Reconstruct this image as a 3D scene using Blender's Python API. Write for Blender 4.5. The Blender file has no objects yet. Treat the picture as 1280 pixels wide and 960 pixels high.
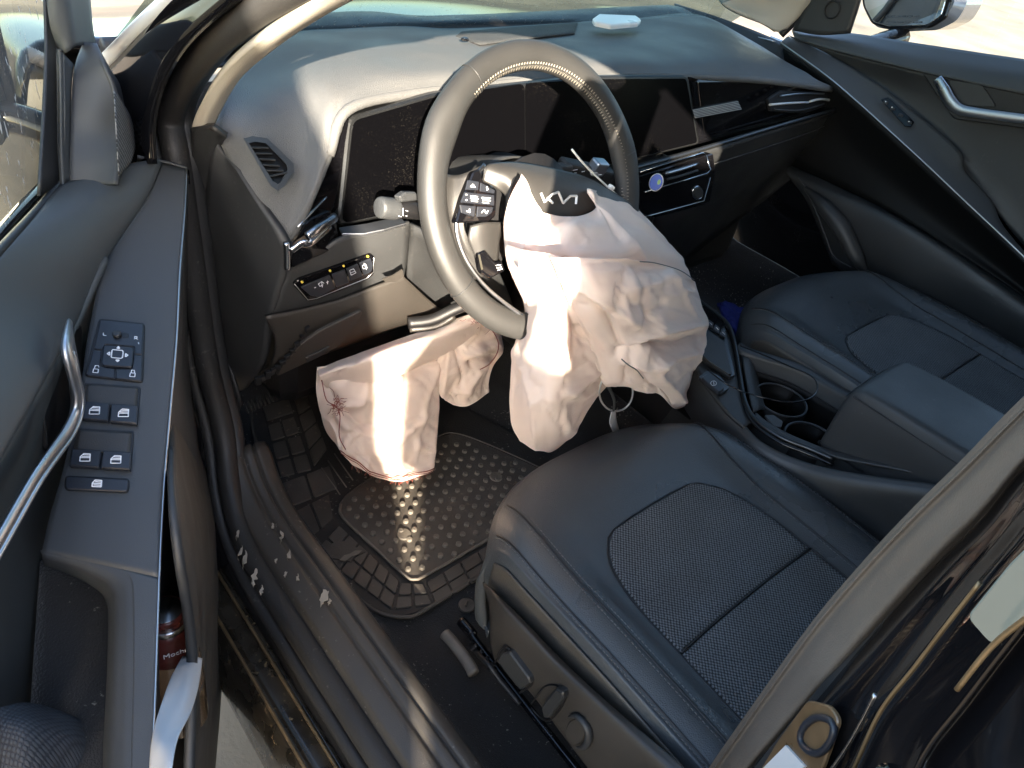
import bpy, bmesh, math, random
import numpy as np
from mathutils import Vector, Matrix
random.seed(7); rng = np.random.default_rng(7)
scene = bpy.context.scene
COL = scene.collection

# ------------------------------------------------------------------ camera, sky, sun, exposure
FPX = 938.7441                                    # focal length in pixels of a 1280 px wide picture
CAM = np.array([-1.12177362, -0.72947186, 1.380557])
RM = np.array([[0.7562826553671331, -0.6327196047009287, 0.16644052096151024],
               [-0.29720145466722314, -0.5588874984272517, -0.774155061628751],
               [0.5828446109680734, 0.5360136807291672, -0.6107221082756428]])   # right, down, forward
cd = bpy.data.cameras.new('camera'); cam = bpy.data.objects.new('camera', cd); COL.objects.link(cam)
cd.sensor_width = 36; cd.lens = FPX / 1280 * 36; cd.clip_start = 0.01; cd.clip_end = 2000
cam.matrix_world = Matrix(((RM[0][0], -RM[1][0], -RM[2][0], CAM[0]), (RM[0][1], -RM[1][1], -RM[2][1], CAM[1]),
                           (RM[0][2], -RM[1][2], -RM[2][2], CAM[2]), (0, 0, 0, 1)))
scene.camera = cam

SUN_AZ = math.radians(34)      # the light travels this far to the right of straight ahead (+Y)
SUN_EL = math.radians(20)
world = bpy.data.worlds.new('World'); scene.world = world; world.use_nodes = True
wn = world.node_tree.nodes; wl = world.node_tree.links
sky = wn.new('ShaderNodeTexSky'); sky.sky_type = 'NISHITA'; sky.sun_disc = False; sky.dust_density = 1.4; sky.air_density = 1.0
sky.sun_elevation = SUN_EL; sky.sun_rotation = math.pi + SUN_AZ
bg = wn['Background']; wl.new(sky.outputs[0], bg.inputs[0]); bg.inputs[1].default_value = 0.15
sd = bpy.data.lights.new('sun', 'SUN'); sun = bpy.data.objects.new('sun', sd); COL.objects.link(sun)
sd.energy = 5.0; sd.angle = math.radians(0.5); sd.color = (1.0, 0.86, 0.68)
ldir = Vector((math.sin(SUN_AZ) * math.cos(SUN_EL), math.cos(SUN_AZ) * math.cos(SUN_EL), -math.sin(SUN_EL)))
sun.rotation_euler = ldir.to_track_quat('-Z', 'Y').to_euler(); sun.location = (-2, -5, 3)
scene.view_settings.view_transform = 'Standard'; scene.view_settings.look = 'None'
scene.view_settings.exposure = 2.85; scene.view_settings.gamma = 1
scene.cycles.max_bounces = 8; scene.cycles.transparent_max_bounces = 12

# ------------------------------------------------------------------ helpers: measured points
def P(u, v, x=None, y=None, z=None, pl=None):
    """the point of a known plane of the car that the photograph shows at (u, v)"""
    r = RM.T @ np.array([(u - 640) / FPX, (v - 480) / FPX, 1.])
    if x is not None: t = (x - CAM[0]) / r[0]
    elif y is not None: t = (y - CAM[1]) / r[1]
    elif z is not None: t = (z - CAM[2]) / r[2]
    else: t = np.dot(np.array(pl[0]) - CAM, pl[1]) / np.dot(r, pl[1])
    return CAM + t * r
def plane(a, b, c):
    a, b, c = map(np.array, (a, b, c)); return (a, np.cross(b - a, c - a))
def px(axis, pts): return [P(u, v, **{axis: w}) for (u, v, w) in pts]
def pp(pl, pts): return [P(u, v, pl=pl) for (u, v) in pts]
HINGE = np.array([-.85, .42, 0.]); OPEN = math.radians(28)
DS = np.array([-math.sin(OPEN), -math.cos(OPEN), 0]); DN = np.array([math.cos(OPEN), -math.sin(OPEN), 0])
def D(u, v, d): return P(u, v, pl=(HINGE + d * DN, DN))
def dp(pts): return [D(*p) for p in pts]
def DW(s, d, z): return HINGE + s * DS + d * DN + np.array([0, 0, z])

# ------------------------------------------------------------------ helpers: materials
MATS = {}
def mat(name, col, rough=.5, metal=0., bump=None, var=0., varscale=8., dust=0., dustcol=(.45, .42, .36), dustscale=160., coat=0., sheen=0., trans=0., spec=.5, bump2=None, sss=0.):
    m = bpy.data.materials.new(name); m.use_nodes = True; n = m.node_tree.nodes; l = m.node_tree.links
    b = n['Principled BSDF']; b.inputs['Roughness'].default_value = rough; b.inputs['Metallic'].default_value = metal
    b.inputs['Specular IOR Level'].default_value = spec; b.inputs['Coat Weight'].default_value = coat
    b.inputs['Coat Roughness'].default_value = .05
    b.inputs['Sheen Weight'].default_value = sheen
    if trans: b.inputs['Transmission Weight'].default_value = trans
    tc = n.new('ShaderNodeTexCoord'); src = None
    c0 = n.new('ShaderNodeRGB'); c0.outputs[0].default_value = (*col, 1); src = c0.outputs[0]
    if var:
        t = n.new('ShaderNodeTexNoise'); t.inputs['Scale'].default_value = varscale; t.inputs['Detail'].default_value = 6
        l.new(tc.outputs['Object'], t.inputs['Vector'])
        r = n.new('ShaderNodeMapRange'); r.inputs[1].default_value = .3; r.inputs[2].default_value = .7
        r.inputs[3].default_value = 1 - var; r.inputs[4].default_value = 1 + var; l.new(t.outputs[0], r.inputs[0])
        v = n.new('ShaderNodeVectorMath'); v.operation = 'SCALE'; l.new(src, v.inputs[0]); l.new(r.outputs[0], v.inputs['Scale']); src = v.outputs[0]
        r2 = n.new('ShaderNodeMapRange'); r2.inputs[1].default_value = .3; r2.inputs[2].default_value = .7
        r2.inputs[3].default_value = max(.02, rough - .12 * (1 if rough > .2 else .3)); r2.inputs[4].default_value = min(1, rough + .12 * (1 if rough > .2 else .5)); l.new(t.outputs[0], r2.inputs[0])
        l.new(r2.outputs[0], b.inputs['Roughness'])
    if dust:
        t = n.new('ShaderNodeTexNoise'); t.inputs['Scale'].default_value = dustscale; t.inputs['Detail'].default_value = 3; l.new(tc.outputs['Object'], t.inputs['Vector'])
        t2 = n.new('ShaderNodeTexNoise'); t2.inputs['Scale'].default_value = 9; l.new(tc.outputs['Object'], t2.inputs['Vector'])
        a = n.new('ShaderNodeMath'); a.operation = 'MULTIPLY_ADD'; a.inputs[1].default_value = .5; l.new(t2.outputs[0], a.inputs[0]); l.new(t.outputs[0], a.inputs[2])
        r = n.new('ShaderNodeMapRange'); r.inputs[1].default_value = .93; r.inputs[2].default_value = 1.02; r.inputs[4].default_value = dust; l.new(a.outputs[0], r.inputs[0])
        mx = n.new('ShaderNodeMix'); mx.data_type = 'RGBA'; mx.inputs[7].default_value = (*dustcol, 1); l.new(r.outputs[0], mx.inputs[0]); l.new(src, mx.inputs[6]); src = mx.outputs[2]
    l.new(src, b.inputs['Base Color'])
    prev = None
    for bp in (bump, bump2):
        if not bp: continue
        kind, sc, st = bp
        if kind == 'noise':
            t = n.new('ShaderNodeTexNoise'); t.inputs['Scale'].default_value = sc; t.inputs['Detail'].default_value = 4
        else:
            t = n.new('ShaderNodeTexVoronoi'); t.inputs['Scale'].default_value = sc
            if kind == 'cell': t.feature = 'DISTANCE_TO_EDGE'
        l.new(tc.outputs['Object'], t.inputs['Vector'])
        bn = n.new('ShaderNodeBump'); bn.inputs['Strength'].default_value = st; bn.inputs['Distance'].default_value = .002
        l.new(t.outputs[0], bn.inputs['Height'])
        if prev: l.new(prev, bn.inputs['Normal'])
        prev = bn.outputs[0]
    if prev: l.new(prev, b.inputs['Normal'])
    MATS[name] = m; return m
def weave(name, c1, c2, pitch, rough=.8, axes=(0, 1)):
    """mesh upholstery: rows of staggered small holes"""
    m = bpy.data.materials.new(name); m.use_nodes = True; n = m.node_tree.nodes; l = m.node_tree.links; b = n['Principled BSDF']
    tc = n.new('ShaderNodeTexCoord'); sep = n.new('ShaderNodeSeparateXYZ'); l.new(tc.outputs['Object'], sep.inputs[0])
    cb = n.new('ShaderNodeCombineXYZ'); l.new(sep.outputs[axes[0]], cb.inputs[0]); l.new(sep.outputs[axes[1]], cb.inputs[1])
    mp = n.new('ShaderNodeMapping'); mp.inputs['Rotation'].default_value = (0, 0, math.radians(45)); mp.inputs['Scale'].default_value = (1 / pitch, 1 / pitch, 1); l.new(cb.outputs[0], mp.inputs[0])
    v = n.new('ShaderNodeTexVoronoi'); v.voronoi_dimensions = '2D'; v.inputs['Scale'].default_value = 1; v.inputs['Randomness'].default_value = .12; l.new(mp.outputs[0], v.inputs['Vector'])
    r = n.new('ShaderNodeMapRange'); r.inputs[1].default_value = .28; r.inputs[2].default_value = .5; l.new(v.outputs['Distance'], r.inputs[0])
    mx = n.new('ShaderNodeMix'); mx.data_type = 'RGBA'; mx.inputs[6].default_value = (*c1, 1); mx.inputs[7].default_value = (*c2, 1); l.new(r.outputs[0], mx.inputs[0])
    t = n.new('ShaderNodeTexNoise'); t.inputs['Scale'].default_value = 12; l.new(tc.outputs['Object'], t.inputs['Vector'])
    rr = n.new('ShaderNodeMapRange'); rr.inputs[1].default_value = .3; rr.inputs[2].default_value = .7; rr.inputs[3].default_value = .85; rr.inputs[4].default_value = 1.15; l.new(t.outputs[0], rr.inputs[0])
    sc = n.new('ShaderNodeVectorMath'); sc.operation = 'SCALE'; l.new(mx.outputs[2], sc.inputs[0]); l.new(rr.outputs[0], sc.inputs['Scale'])
    l.new(sc.outputs[0], b.inputs['Base Color']); b.inputs['Roughness'].default_value = rough
    bn = n.new('ShaderNodeBump'); bn.inputs['Strength'].default_value = .7; bn.inputs['Distance'].default_value = .001; bn.invert = True
    l.new(r.outputs[0], bn.inputs['Height']); l.new(bn.outputs[0], b.inputs['Normal']); MATS[name] = m; return m
def glass(name, tint=(.9, .95, .93), dirt=0., fac=1.0):
    m = bpy.data.materials.new(name); m.use_nodes = True; n = m.node_tree.nodes; l = m.node_tree.links; n.remove(n['Principled BSDF'])
    out = n['Material Output']; tr = n.new('ShaderNodeBsdfTransparent'); tr.inputs[0].default_value = (*tint, 1)
    gl = n.new('ShaderNodeBsdfGlossy'); gl.inputs['Roughness'].default_value = .02; fr = n.new('ShaderNodeFresnel'); fr.inputs[0].default_value = 1.5
    mx = n.new('ShaderNodeMixShader'); l.new(fr.outputs[0], mx.inputs[0]); l.new(tr.outputs[0], mx.inputs[1]); l.new(gl.outputs[0], mx.inputs[2]); cur = mx.outputs[0]
    if dirt:
        tc = n.new('ShaderNodeTexCoord'); mp = n.new('ShaderNodeMapping'); mp.inputs['Scale'].default_value = (1, 1, .35); l.new(tc.outputs['Object'], mp.inputs[0])
        t = n.new('ShaderNodeTexNoise'); t.inputs['Scale'].default_value = 170; t.inputs['Detail'].default_value = 2; l.new(mp.outputs[0], t.inputs['Vector'])
        r = n.new('ShaderNodeMapRange'); r.inputs[1].default_value = .64; r.inputs[2].default_value = .70; r.inputs[3].default_value = dirt * .12; r.inputs[4].default_value = dirt; l.new(t.outputs[0], r.inputs[0])
        df = n.new('ShaderNodeBsdfDiffuse'); df.inputs[0].default_value = (.75, .72, .66, 1)
        m2 = n.new('ShaderNodeMixShader'); l.new(r.outputs[0], m2.inputs[0]); l.new(cur, m2.inputs[1]); l.new(df.outputs[0], m2.inputs[2]); cur = m2.outputs[0]
    l.new(cur, out.inputs[0]); MATS[name] = m; return m

mat('pad', (.098, .100, .100), .6, bump=('voronoi', 900, .35), bump2=('noise', 25, .05), var=.08, dust=.12, dustscale=420)
mat('vinyl', (.034, .0355, .037), .5, bump=('noise', 1500, .25), var=.10, dust=.05)
mat('vinyl_door', (.046, .049, .052), .5, bump=('noise', 1500, .22), var=.08, varscale=5)
mat('pad_door', (.056, .060, .060), .52, bump=('noise', 1500, .25), var=.08, varscale=4)
mat('trim_dark', (.026, .027, .028), .45, bump=('noise', 1400, .2), var=.12, dust=.04)
mat('trim_brown', (.036, .032, .028), .42, bump=('noise', 1200, .22), var=.1)
mat('black', (.009, .009, .010), .5, bump=('noise', 900, .2), var=.15)
mat('gloss', (.004, .004, .005), .06, spec=.35, dust=.2, dustscale=600)
mat('screen', (.0016, .0016, .0020), .25, spec=.03, dust=.08, dustscale=620, dustcol=(.30, .27, .22))
mat('paint', (.004, .004, .005), .05, spec=.4, var=.1, dust=.1, dustscale=300)
mat('paint_gold_mottled', (.022, .018, .013), .28, coat=.4, var=.5, varscale=30, dust=.8, dustscale=90, dustcol=(.22, .16, .09))  # black rocker paint with mottled gold reflections put into the colour
mat('chrome', (.62, .64, .66), .16, 1., var=.06, varscale=30)
mat('satin', (.40, .42, .45), .33, 1., var=.06)
mat('silver_line', (.55, .56, .57), .3, 1.); mat('dark_satin', (.05, .053, .056), .32, .8)
mat('leather', (.052, .057, .061), .33, bump=('cell', 420, .3), bump2=('noise', 14, .35), var=.08, varscale=6)
mat('leather_brown', (.070, .062, .052), .42, bump=('cell', 420, .3), var=.08)
mat('wheel_leather', (.025, .025, .0245), .55, bump=('noise', 900, .12), bump2=('noise', 40, .1), var=.06)
mat('wheel_plastic', (.027, .026, .025), .45, bump=('noise', 1500, .15), var=.04)
mat('seal', (.028, .027, .026), .55, bump=('noise', 500, .25), var=.12, dust=.12)
mat('seal_pillar', (.105, .088, .072), .55, bump=('noise', 700, .25), var=.1)
mat('bark', (.11, .08, .055), .9, bump=('noise', 30, .9), var=.4, varscale=12); mat('leaf', (.06, .09, .03), .7, var=.4, varscale=3); mat('cream', (.42, .39, .33), .8, bump=('noise', 700, .3), var=.05)
mat('carpet', (.012, .012, .013), .95, bump=('noise', 500, .9), var=.35, varscale=40, dust=.55, dustscale=210, sheen=.2)
mat('sill_plastic', (.055, .050, .044), .42, bump=('noise', 700, .25), var=.15, dust=.3, dustscale=120); mat('bright_satin', (.72, .72, .70), .42, .5); mat('rubber', (.060, .053, .045), .6, bump=('noise', 300, .3), var=.28, varscale=14, dust=.45, dustscale=120, dustcol=(.2, .16, .11))
mat('rubber_nub', (.13, .115, .095), .55, bump=('noise', 500, .3), var=.3, varscale=30)
mat('airbag', (.93, .82, .73), .85, bump=('voronoi', 1400, .2), bump2=('noise', 60, .12), var=.03, varscale=9, sheen=.3)
mat('thread', (.28, .07, .05), .8); mat('thread_grey', (.10, .10, .10), .7); mat('thread_light', (.26, .24, .20), .7)
mat('white_plastic', (.8, .8, .78), .35, var=.03); mat('icon', (.75, .77, .8), .5); mat('lamp_yellow', (.75, .55, .08), .4)
mat('button', (.018, .021, .028), .4, var=.1, bump=('noise', 1500, .1))
mat('paper', (.56, .55, .54), .85, bump=('noise', 60, .2), var=.03)
mat('label_red', (.09, .018, .015), .35, var=.1); mat('coffee', (.16, .10, .055), .12, var=.3, varscale=40, coat=.6); mat('steel', (.5, .5, .5), .3, 1., var=.1)
mat('blue', (.01, .09, .55), .35); mat('green_spot', (.35, .6, .2), .4); mat('blue_cloth', (.012, .018, .16), .8, bump=('noise', 300, .4))
mat('chip', (.34, .31, .26), .85, bump=('noise', 300, .5), var=.15)
mat('tan_tone', (.13, .08, .04), .35, coat=.3, var=.25, varscale=40)
mat('gold', (.20, .14, .075), .45, .6, var=.2, varscale=30)
mat('mirror', (.78, .8, .82), .02, 1.)
mat('clay', (.36, .30, .23), .9); mat('red_paint', (.30, .02, .015), .15, coat=1.); mat('silver_paint', (.16, .17, .20), .25, .3, coat=1.)
weave('mesh_fabric', (.150, .155, .16), (.016, .018, .020), .0040)
weave('cloth_door', (.050, .056, .066), (.026, .029, .036), .0030)
weave('speaker_mesh', (.004, .004, .004), (.17, .17, .165), .0050, axes=(1, 2)); weave('grille_mesh', (.02, .02, .02), (.06, .064, .068), .0022)
glass('glass', (.88, .93, .90)); glass('glass_wet', (.60, .65, .58), .8); glass('glass_cracked', (.24, .31, .30), .25); mat('deep_black', (.003, .003, .003), .6, spec=.2); mat('mat_dark', (.022, .020, .018), .7, bump=('noise', 300, .4), var=.2, dust=.4); mat('pale_sheen_glass', (.15, .17, .15), .10, spec=.6, var=.1)  # last one: rear door glass with its pale reflection put into the base colour
glass('bottle_glass', (.8, .75, .7))
def ground_mat():
    m = mat('ground_mat', (.21, .165, .115), .95, bump=('noise', 90, .7), bump2=('noise', 3, .4), var=.35, varscale=1.6, dust=.5, dustscale=22, dustcol=(.20, .15, .09)); return m
ground_mat()
mb_ = MATS['airbag']; nn_ = mb_.node_tree.nodes; tl_ = nn_.new('ShaderNodeBsdfTranslucent'); tl_.inputs[0].default_value = (.9, .62, .46, 1); mx_ = nn_.new('ShaderNodeMixShader'); mx_.inputs[0].default_value = .30
mb_.node_tree.links.new(nn_['Principled BSDF'].outputs[0], mx_.inputs[1]); mb_.node_tree.links.new(tl_.outputs[0], mx_.inputs[2]); mb_.node_tree.links.new(mx_.outputs[0], nn_['Material Output'].inputs[0])

# ------------------------------------------------------------------ helpers: objects
ROOT = {}
def thing(name, label, cat, loc, group=None):
    o = bpy.data.objects.new(name, None); COL.objects.link(o); o.location = [float(c) for c in loc]; o.empty_display_size = .05
    o['label'] = label; o['category'] = cat
    if group: o['group'] = group
    ROOT[o.name] = np.array(loc, float); return o
def mk(name, verts, faces, m, parent=None, smooth=True, label=None, cat=None, kind=None, group=None):
    off = ROOT.get(parent.name, np.zeros(3)) if parent else np.zeros(3)
    me = bpy.data.meshes.new(name); me.from_pydata([tuple(np.array(v, float) - off) for v in verts], [], [tuple(int(i) for i in f) for f in faces]); me.update()
    if smooth: me.polygons.foreach_set('use_smooth', [True] * len(me.polygons))
    o = bpy.data.objects.new(name, me); COL.objects.link(o)
    if m: me.materials.append(MATS[m])
    if parent: o.parent = parent; ROOT[o.name] = off
    if label: o['label'] = label
    if cat: o['category'] = cat
    if kind: o['kind'] = kind
    if group: o['group'] = group
    return o
def catmull(P4, t):
    a, b, c, d = P4
    return .5 * ((2 * b) + (-a + c) * t + (2 * a - 5 * b + 4 * c - d) * t * t + (-a + 3 * b - 3 * c + d) * t ** 3)
def curve(pts, n=8, closed=False):
    pts = [np.array(p, float) for p in pts]; N = len(pts); out = []
    if N == 2 and not closed: return [pts[0] + (pts[1] - pts[0]) * i / n for i in range(n + 1)]
    rngk = N if closed else N - 1
    for i in range(rngk):
        if closed: q = [pts[(i + k) % N] for k in (-1, 0, 1, 2)]
        else: q = [pts[i - 1] if i else 2 * pts[0] - pts[1], pts[i], pts[i + 1], pts[i + 2] if i + 2 < N else 2 * pts[-1] - pts[-2]]
        out += [catmull(q, k / n) for k in range(n)]
    if not closed: out.append(pts[-1])
    return out
def gridmesh(rows, n=5):
    cols = [curve(r, n) for r in rows]                          # along each row
    A = np.array(cols); out = []
    B = [curve(A[:, j], n) for j in range(A.shape[1])]
    return np.array(B).transpose(1, 0, 2)                       # rows x cols x 3
def grid_faces(R, C, flip=False):
    f = [(i * C + j, i * C + j + 1, (i + 1) * C + j + 1, (i + 1) * C + j) for i in range(R - 1) for j in range(C - 1)]
    return [q[::-1] for q in f] if flip else f
def face_to(verts, faces, to):
    V = np.array(verts); s = 0
    for f in faces[::max(1, len(faces) // 60)]:
        a, b, c = V[f[0]], V[f[1]], V[f[2]]; s += np.dot(np.cross(b - a, c - a), to - a) > 0 and 1 or -1
    return faces if s >= 0 else [tuple(f)[::-1] for f in faces]
def sheet(name, rows, m, parent=None, t=.004, n=5, to=None, bev=0, arr=None, **k):
    G = gridmesh(rows, n) if arr is None else arr
    R, C = G.shape[:2]; V = G.reshape(-1, 3); F = face_to(V, grid_faces(R, C), CAM if to is None else np.array(to))
    o = mk(name, V, F, m, parent, **k)
    if t:
        s = o.modifiers.new('thickness', 'SOLIDIFY'); s.thickness = t; s.offset = -1
    return o
def tube(name, pts, r, m, parent=None, n=6, seg=10, closed=False, flat=None, curved=True, ret=False, **k):
    pts = curve(pts, n, closed) if curved else [np.array(p, float) for p in pts]
    N = len(pts); rad = [r] * N if np.isscalar(r) else list(np.interp(np.linspace(0, 1, N), np.linspace(0, 1, len(r)), r))
    V = []; F = []; up = None
    for i, p in enumerate(pts):
        a = pts[(i - 1) % N] if (i or closed) else p; b = pts[(i + 1) % N] if (i < N - 1 or closed) else p
        t = b - a; t /= (np.linalg.norm(t) + 1e-12)
        if up is None:
            up = np.array(flat[0], float) if flat else (np.array([0, 0, 1.]) if abs(t[2]) < .9 else np.array([1., 0, 0]))
        u = (np.array(flat[0], float) if flat else up); u = u - t * np.dot(u, t); u /= (np.linalg.norm(u) + 1e-12); up = u
        w = np.cross(t, u); fu = flat[1] if flat else 1
        for s in range(seg):
            a_ = 2 * math.pi * s / seg; V.append(p + rad[i] * (math.cos(a_) * u * fu + math.sin(a_) * w))
    M_ = N if closed else N - 1
    for i in range(M_):
        for s in range(seg): F.append((i * seg + s, i * seg + (s + 1) % seg, ((i + 1) % N) * seg + (s + 1) % seg, ((i + 1) % N) * seg + s))
    if not closed: F.append(tuple(range(seg))[::-1]); F.append(tuple((N - 1) * seg + s for s in range(seg)))
    if ret: return V, F
    return mk(name, V, F, m, parent, **k)
def merge(parts):
    V = []; F = []
    for v, f in parts:
        o = len(V); V += list(v); F += [tuple(i + o for i in q) for q in f]
    return V, F
def rnd(pts, r, n=4):
    """round the corners of a 3D polygon"""
    pts = [np.array(p, float) for p in pts]; out = []; N = len(pts)
    for i, p in enumerate(pts):
        a = pts[i - 1]; b = pts[(i + 1) % N]; la = np.linalg.norm(a - p); lb = np.linalg.norm(b - p); q = min(r, la * .45, lb * .45)
        s = p + (a - p) / la * q; e = p + (b - p) / lb * q
        for k in range(n + 1): t = k / n; out.append((1 - t) ** 2 * s + 2 * t * (1 - t) * p + t * t * e)
    return out
def plate(name, pts, m, parent=None, t=.004, bev=.001, up=0., to=None, ret=False, **k):
    pts = [np.array(p, float) for p in pts]; c = sum(pts) / len(pts); nrm = np.zeros(3)
    for i in range(len(pts)): nrm += np.cross(pts[i - 1] - c, pts[i] - c)
    nrm /= np.linalg.norm(nrm)
    if np.dot(nrm, (CAM if to is None else np.array(to)) - c) < 0: nrm = -nrm; pts = pts[::-1]
    N = len(pts); V = [p + nrm * up for p in pts] + [p + nrm * (up - t) for p in pts]
    if bev:                                                       # inset ring gives a rounded edge
        ins = []
        for i, p in enumerate(pts):
            d = (pts[i - 1] - p); e = (pts[(i + 1) % N] - p); d /= np.linalg.norm(d) + 1e-9; e /= np.linalg.norm(e) + 1e-9
            inw = np.cross(nrm, (e - d)); inw /= np.linalg.norm(inw) + 1e-9; ins.append(p + inw * bev)
        V = [q + nrm * up for q in ins] + [p + nrm * (up - bev) for p in pts] + [p + nrm * (up - t) for p in pts]
        F = [tuple(range(N))] + [(i, N + i, N + (i + 1) % N, (i + 1) % N) for i in range(N)] + [(N + i, 2 * N + i, 2 * N + (i + 1) % N, N + (i + 1) % N) for i in range(N)] + [tuple(range(3 * N - 1, 2 * N - 1, -1))]
    else:
        F = [tuple(range(N))] + [(i, N + i, N + (i + 1) % N, (i + 1) % N) for i in range(N)] + [tuple(range(2 * N - 1, N - 1, -1))]
    if ret: return V, F
    return mk(name, V, F, m, parent, smooth=False, **k)
def disc(c, u, w, r1, r2=None, n=20):
    r2 = r1 if r2 is None else r2; c = np.array(c)
    return [c + r1 * math.cos(2 * math.pi * i / n) * u + r2 * math.sin(2 * math.pi * i / n) * w for i in range(n)]
def unit(v): v = np.array(v, float); return v / np.linalg.norm(v)
def box(c, s, ax=None):
    ax = np.eye(3) if ax is None else np.array([unit(a) for a in ax]); c = np.array(c, float); V = []
    for i in (-1, 1):
        for j in (-1, 1):
            for k in (-1, 1): V.append(c + ax[0] * i * s[0] / 2 + ax[1] * j * s[1] / 2 + ax[2] * k * s[2] / 2)
    return V, [(0, 1, 3, 2), (4, 6, 7, 5), (0, 4, 5, 1), (2, 3, 7, 6), (0, 2, 6, 4), (1, 5, 7, 3)]
def boxo(name, c, s, m, parent=None, ax=None, bev=.002, **k):
    v, f = box(c, s, ax); o = mk(name, v, f, m, parent, smooth=False, **k)
    if bev: b = o.modifiers.new('bevel', 'BEVEL'); b.width = bev; b.segments = 2
    return o
def stitches(path, up, ln=.0035, gap=.0025, r=.0006):
    """short threads laid along a path"""
    path = [np.array(p) for p in path]; seg = [np.linalg.norm(path[i + 1] - path[i]) for i in range(len(path) - 1)]
    cum = np.r_[0, np.cumsum(seg)]; A = np.array(path); parts = []; s = 0
    while s + ln < cum[-1]:
        a = np.array([np.interp(s, cum, A[:, k]) for k in range(3)]); b = np.array([np.interp(s + ln, cum, A[:, k]) for k in range(3)])
        parts.append(tube('', [a, (a + b) / 2 + np.array(up) * r, b], r, None, seg=5, curved=False, ret=True)); s += ln + gap
    return merge(parts)
def smoothmod(o, lv=1):
    s = o.modifiers.new('sub', 'SUBSURF'); s.levels = lv; s.render_levels = lv
def text3(name, s, origin, u, w, size, m, parent, depth=.0003, label=None):
    """lettering as a mesh: origin bottom-left, u along the line, w up"""
    cu = bpy.data.curves.new(name, 'FONT'); cu.body = s; cu.size = 1; cu.extrude = .01; tmp = bpy.data.objects.new('tmp', cu); COL.objects.link(tmp)
    bpy.context.view_layer.update(); me = bpy.data.meshes.new_from_object(tmp.evaluated_get(bpy.context.evaluated_depsgraph_get()))
    n = np.cross(u, w); V = [np.array(origin) + size * (v.co.x * np.array(u) + v.co.y * np.array(w)) + (v.co.z * depth / .01) * n for v in me.vertices]
    F = [tuple(p.vertices) for p in me.polygons]; bpy.data.objects.remove(tmp); return mk(name, V, F, m, parent, smooth=False, label=label)

# ================================================================== ground outside, plus a van and tree added to block the sun
mk('ground', [(-250, -250, 0), (250, -250, 0), (250, 250, 0), (-250, 250, 0)], [(0, 1, 2, 3)], 'ground_mat', smooth=False, kind='structure')

VS, VC = math.sin(SUN_AZ), math.cos(SUN_AZ)
def VL(w, s, z): return np.array([VC * w + VS * s, -VS * w + VC * s, z])       # van axes follow the sun so its sides cut the rays
VAX = [VL(1, 0, 0), VL(0, 1, 0), (0, 0, 1)]
van = thing('sun_blocker_van', 'unseen red box van added behind the car to block the sun', 'van', VL(.3, -5, 0))  # added out of view to shade the cabin, outline shaped to the sun patches
vp = [(-.34, .30), (-.38, .9), (-.40, 1.43), (-.418, 1.47), (-.430, 1.55), (-.472, 1.59), (-.474, 1.80), (-.44, 1.87), (-.38, 1.89), (.95, 1.89), (1.0, 1.80), (1.03, .9), (1.0, .30)]
V = []; n_ = len(vp); F = []
for s_, q in ((-3.36, .06), (-3.40, .0), (-3.47, 0), (-4.6, 0), (-6.9, 0), (-6.95, .04)):
    for w, z in vp:
        w = max(w, -.425) if s_ < -3.42 else w
        V.append(VL(.31 + (w - .31) * (1 - q), s_ - (z > 1.2) * (z - 1.2) * .12 * (s_ > -3.5), 1.0 + (z - 1.0) * (1 - q)))
for k in range(5): F += [(k * n_ + i, k * n_ + (i + 1) % n_, (k + 1) * n_ + (i + 1) % n_, (k + 1) * n_ + i) for i in range(n_)]
F += [tuple(range(n_)), tuple(range(6 * n_ - 1, 5 * n_ - 1, -1))]
mk('body', V, F, 'red_paint', van, smooth=False)
boxo('sun_blocker_box', VL(.375, -5.1, 1.6), (1.25, 3.2, 1.22), 'red_paint', van, ax=VAX, bev=.02)  # box sized to shade the right part of the airbag
boxo('windscreen', VL(.31, -3.40, 1.32), (1.2, .04, .5), 'gloss', van, ax=VAX, bev=.01); boxo('bumper', VL(.31, -3.37, .42), (1.36, .08, .22), 'trim_dark', van, ax=VAX, bev=.02)
boxo('door_window', VL(-.345, -3.9, 1.15), (.03, .7, .4), 'gloss', van, ax=VAX, bev=.01)
for w in (-.18, .80): boxo('headlight', VL(w, -3.37, .8), (.24, .05, .16), 'steel', van, ax=VAX, bev=.02)
for w in (-.26, .88):
    for s_ in (-4.0, -6.2):
        t_ = tube('wheel', [VL(w - .11, s_, .34), VL(w - .09, s_, .34), VL(w + .09, s_, .34), VL(w + .11, s_, .34)], [.30, .34, .34, .30], 'black', van, curved=False, seg=32)
        tube('wheel_rim', [VL(w - .115, s_, .34), VL(w + .115, s_, .34)], .2, 'satin', t_, curved=False, seg=24)
tree = thing('sun_blocker_tree', 'unseen leaning tree added left of the car to block the sun', 'tree', (-2.30, -2.28, 0))  # added out of view, trunk bent to edge the sun streak
trunk = tube('trunk', [(-2.30, -2.20, -.1), (-2.30, -2.15, .5), (-2.30, -2.12, 1.22), (-2.30, -2.12, 1.33), (-2.30, -2.07, 1.45), (-2.30, -2.06, 1.65), (-2.30, -2.03, 1.85), (-2.30, -1.97, 1.98), (-2.31, -1.90, 2.2), (-2.45, -1.60, 3.2), (-2.4, -1.7, 4.2)], [.32, .30, .29, .26, .25, .24, .21, .17, .14, .12, .06], 'bark', tree, seg=20, n=4)
for a in range(7):
    q = a * .9; tube('limb', [(-2.43, -1.65, 2.9 + a * .12), (-2.43 + .6 * math.cos(q), -1.65 + .6 * math.sin(q), 3.4 + a * .13), (-2.43 + 1.4 * math.cos(q), -1.65 + 1.4 * math.sin(q), 3.9 + a * .15)], [.06, .04, .015], 'bark', tree, seg=8)
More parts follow.
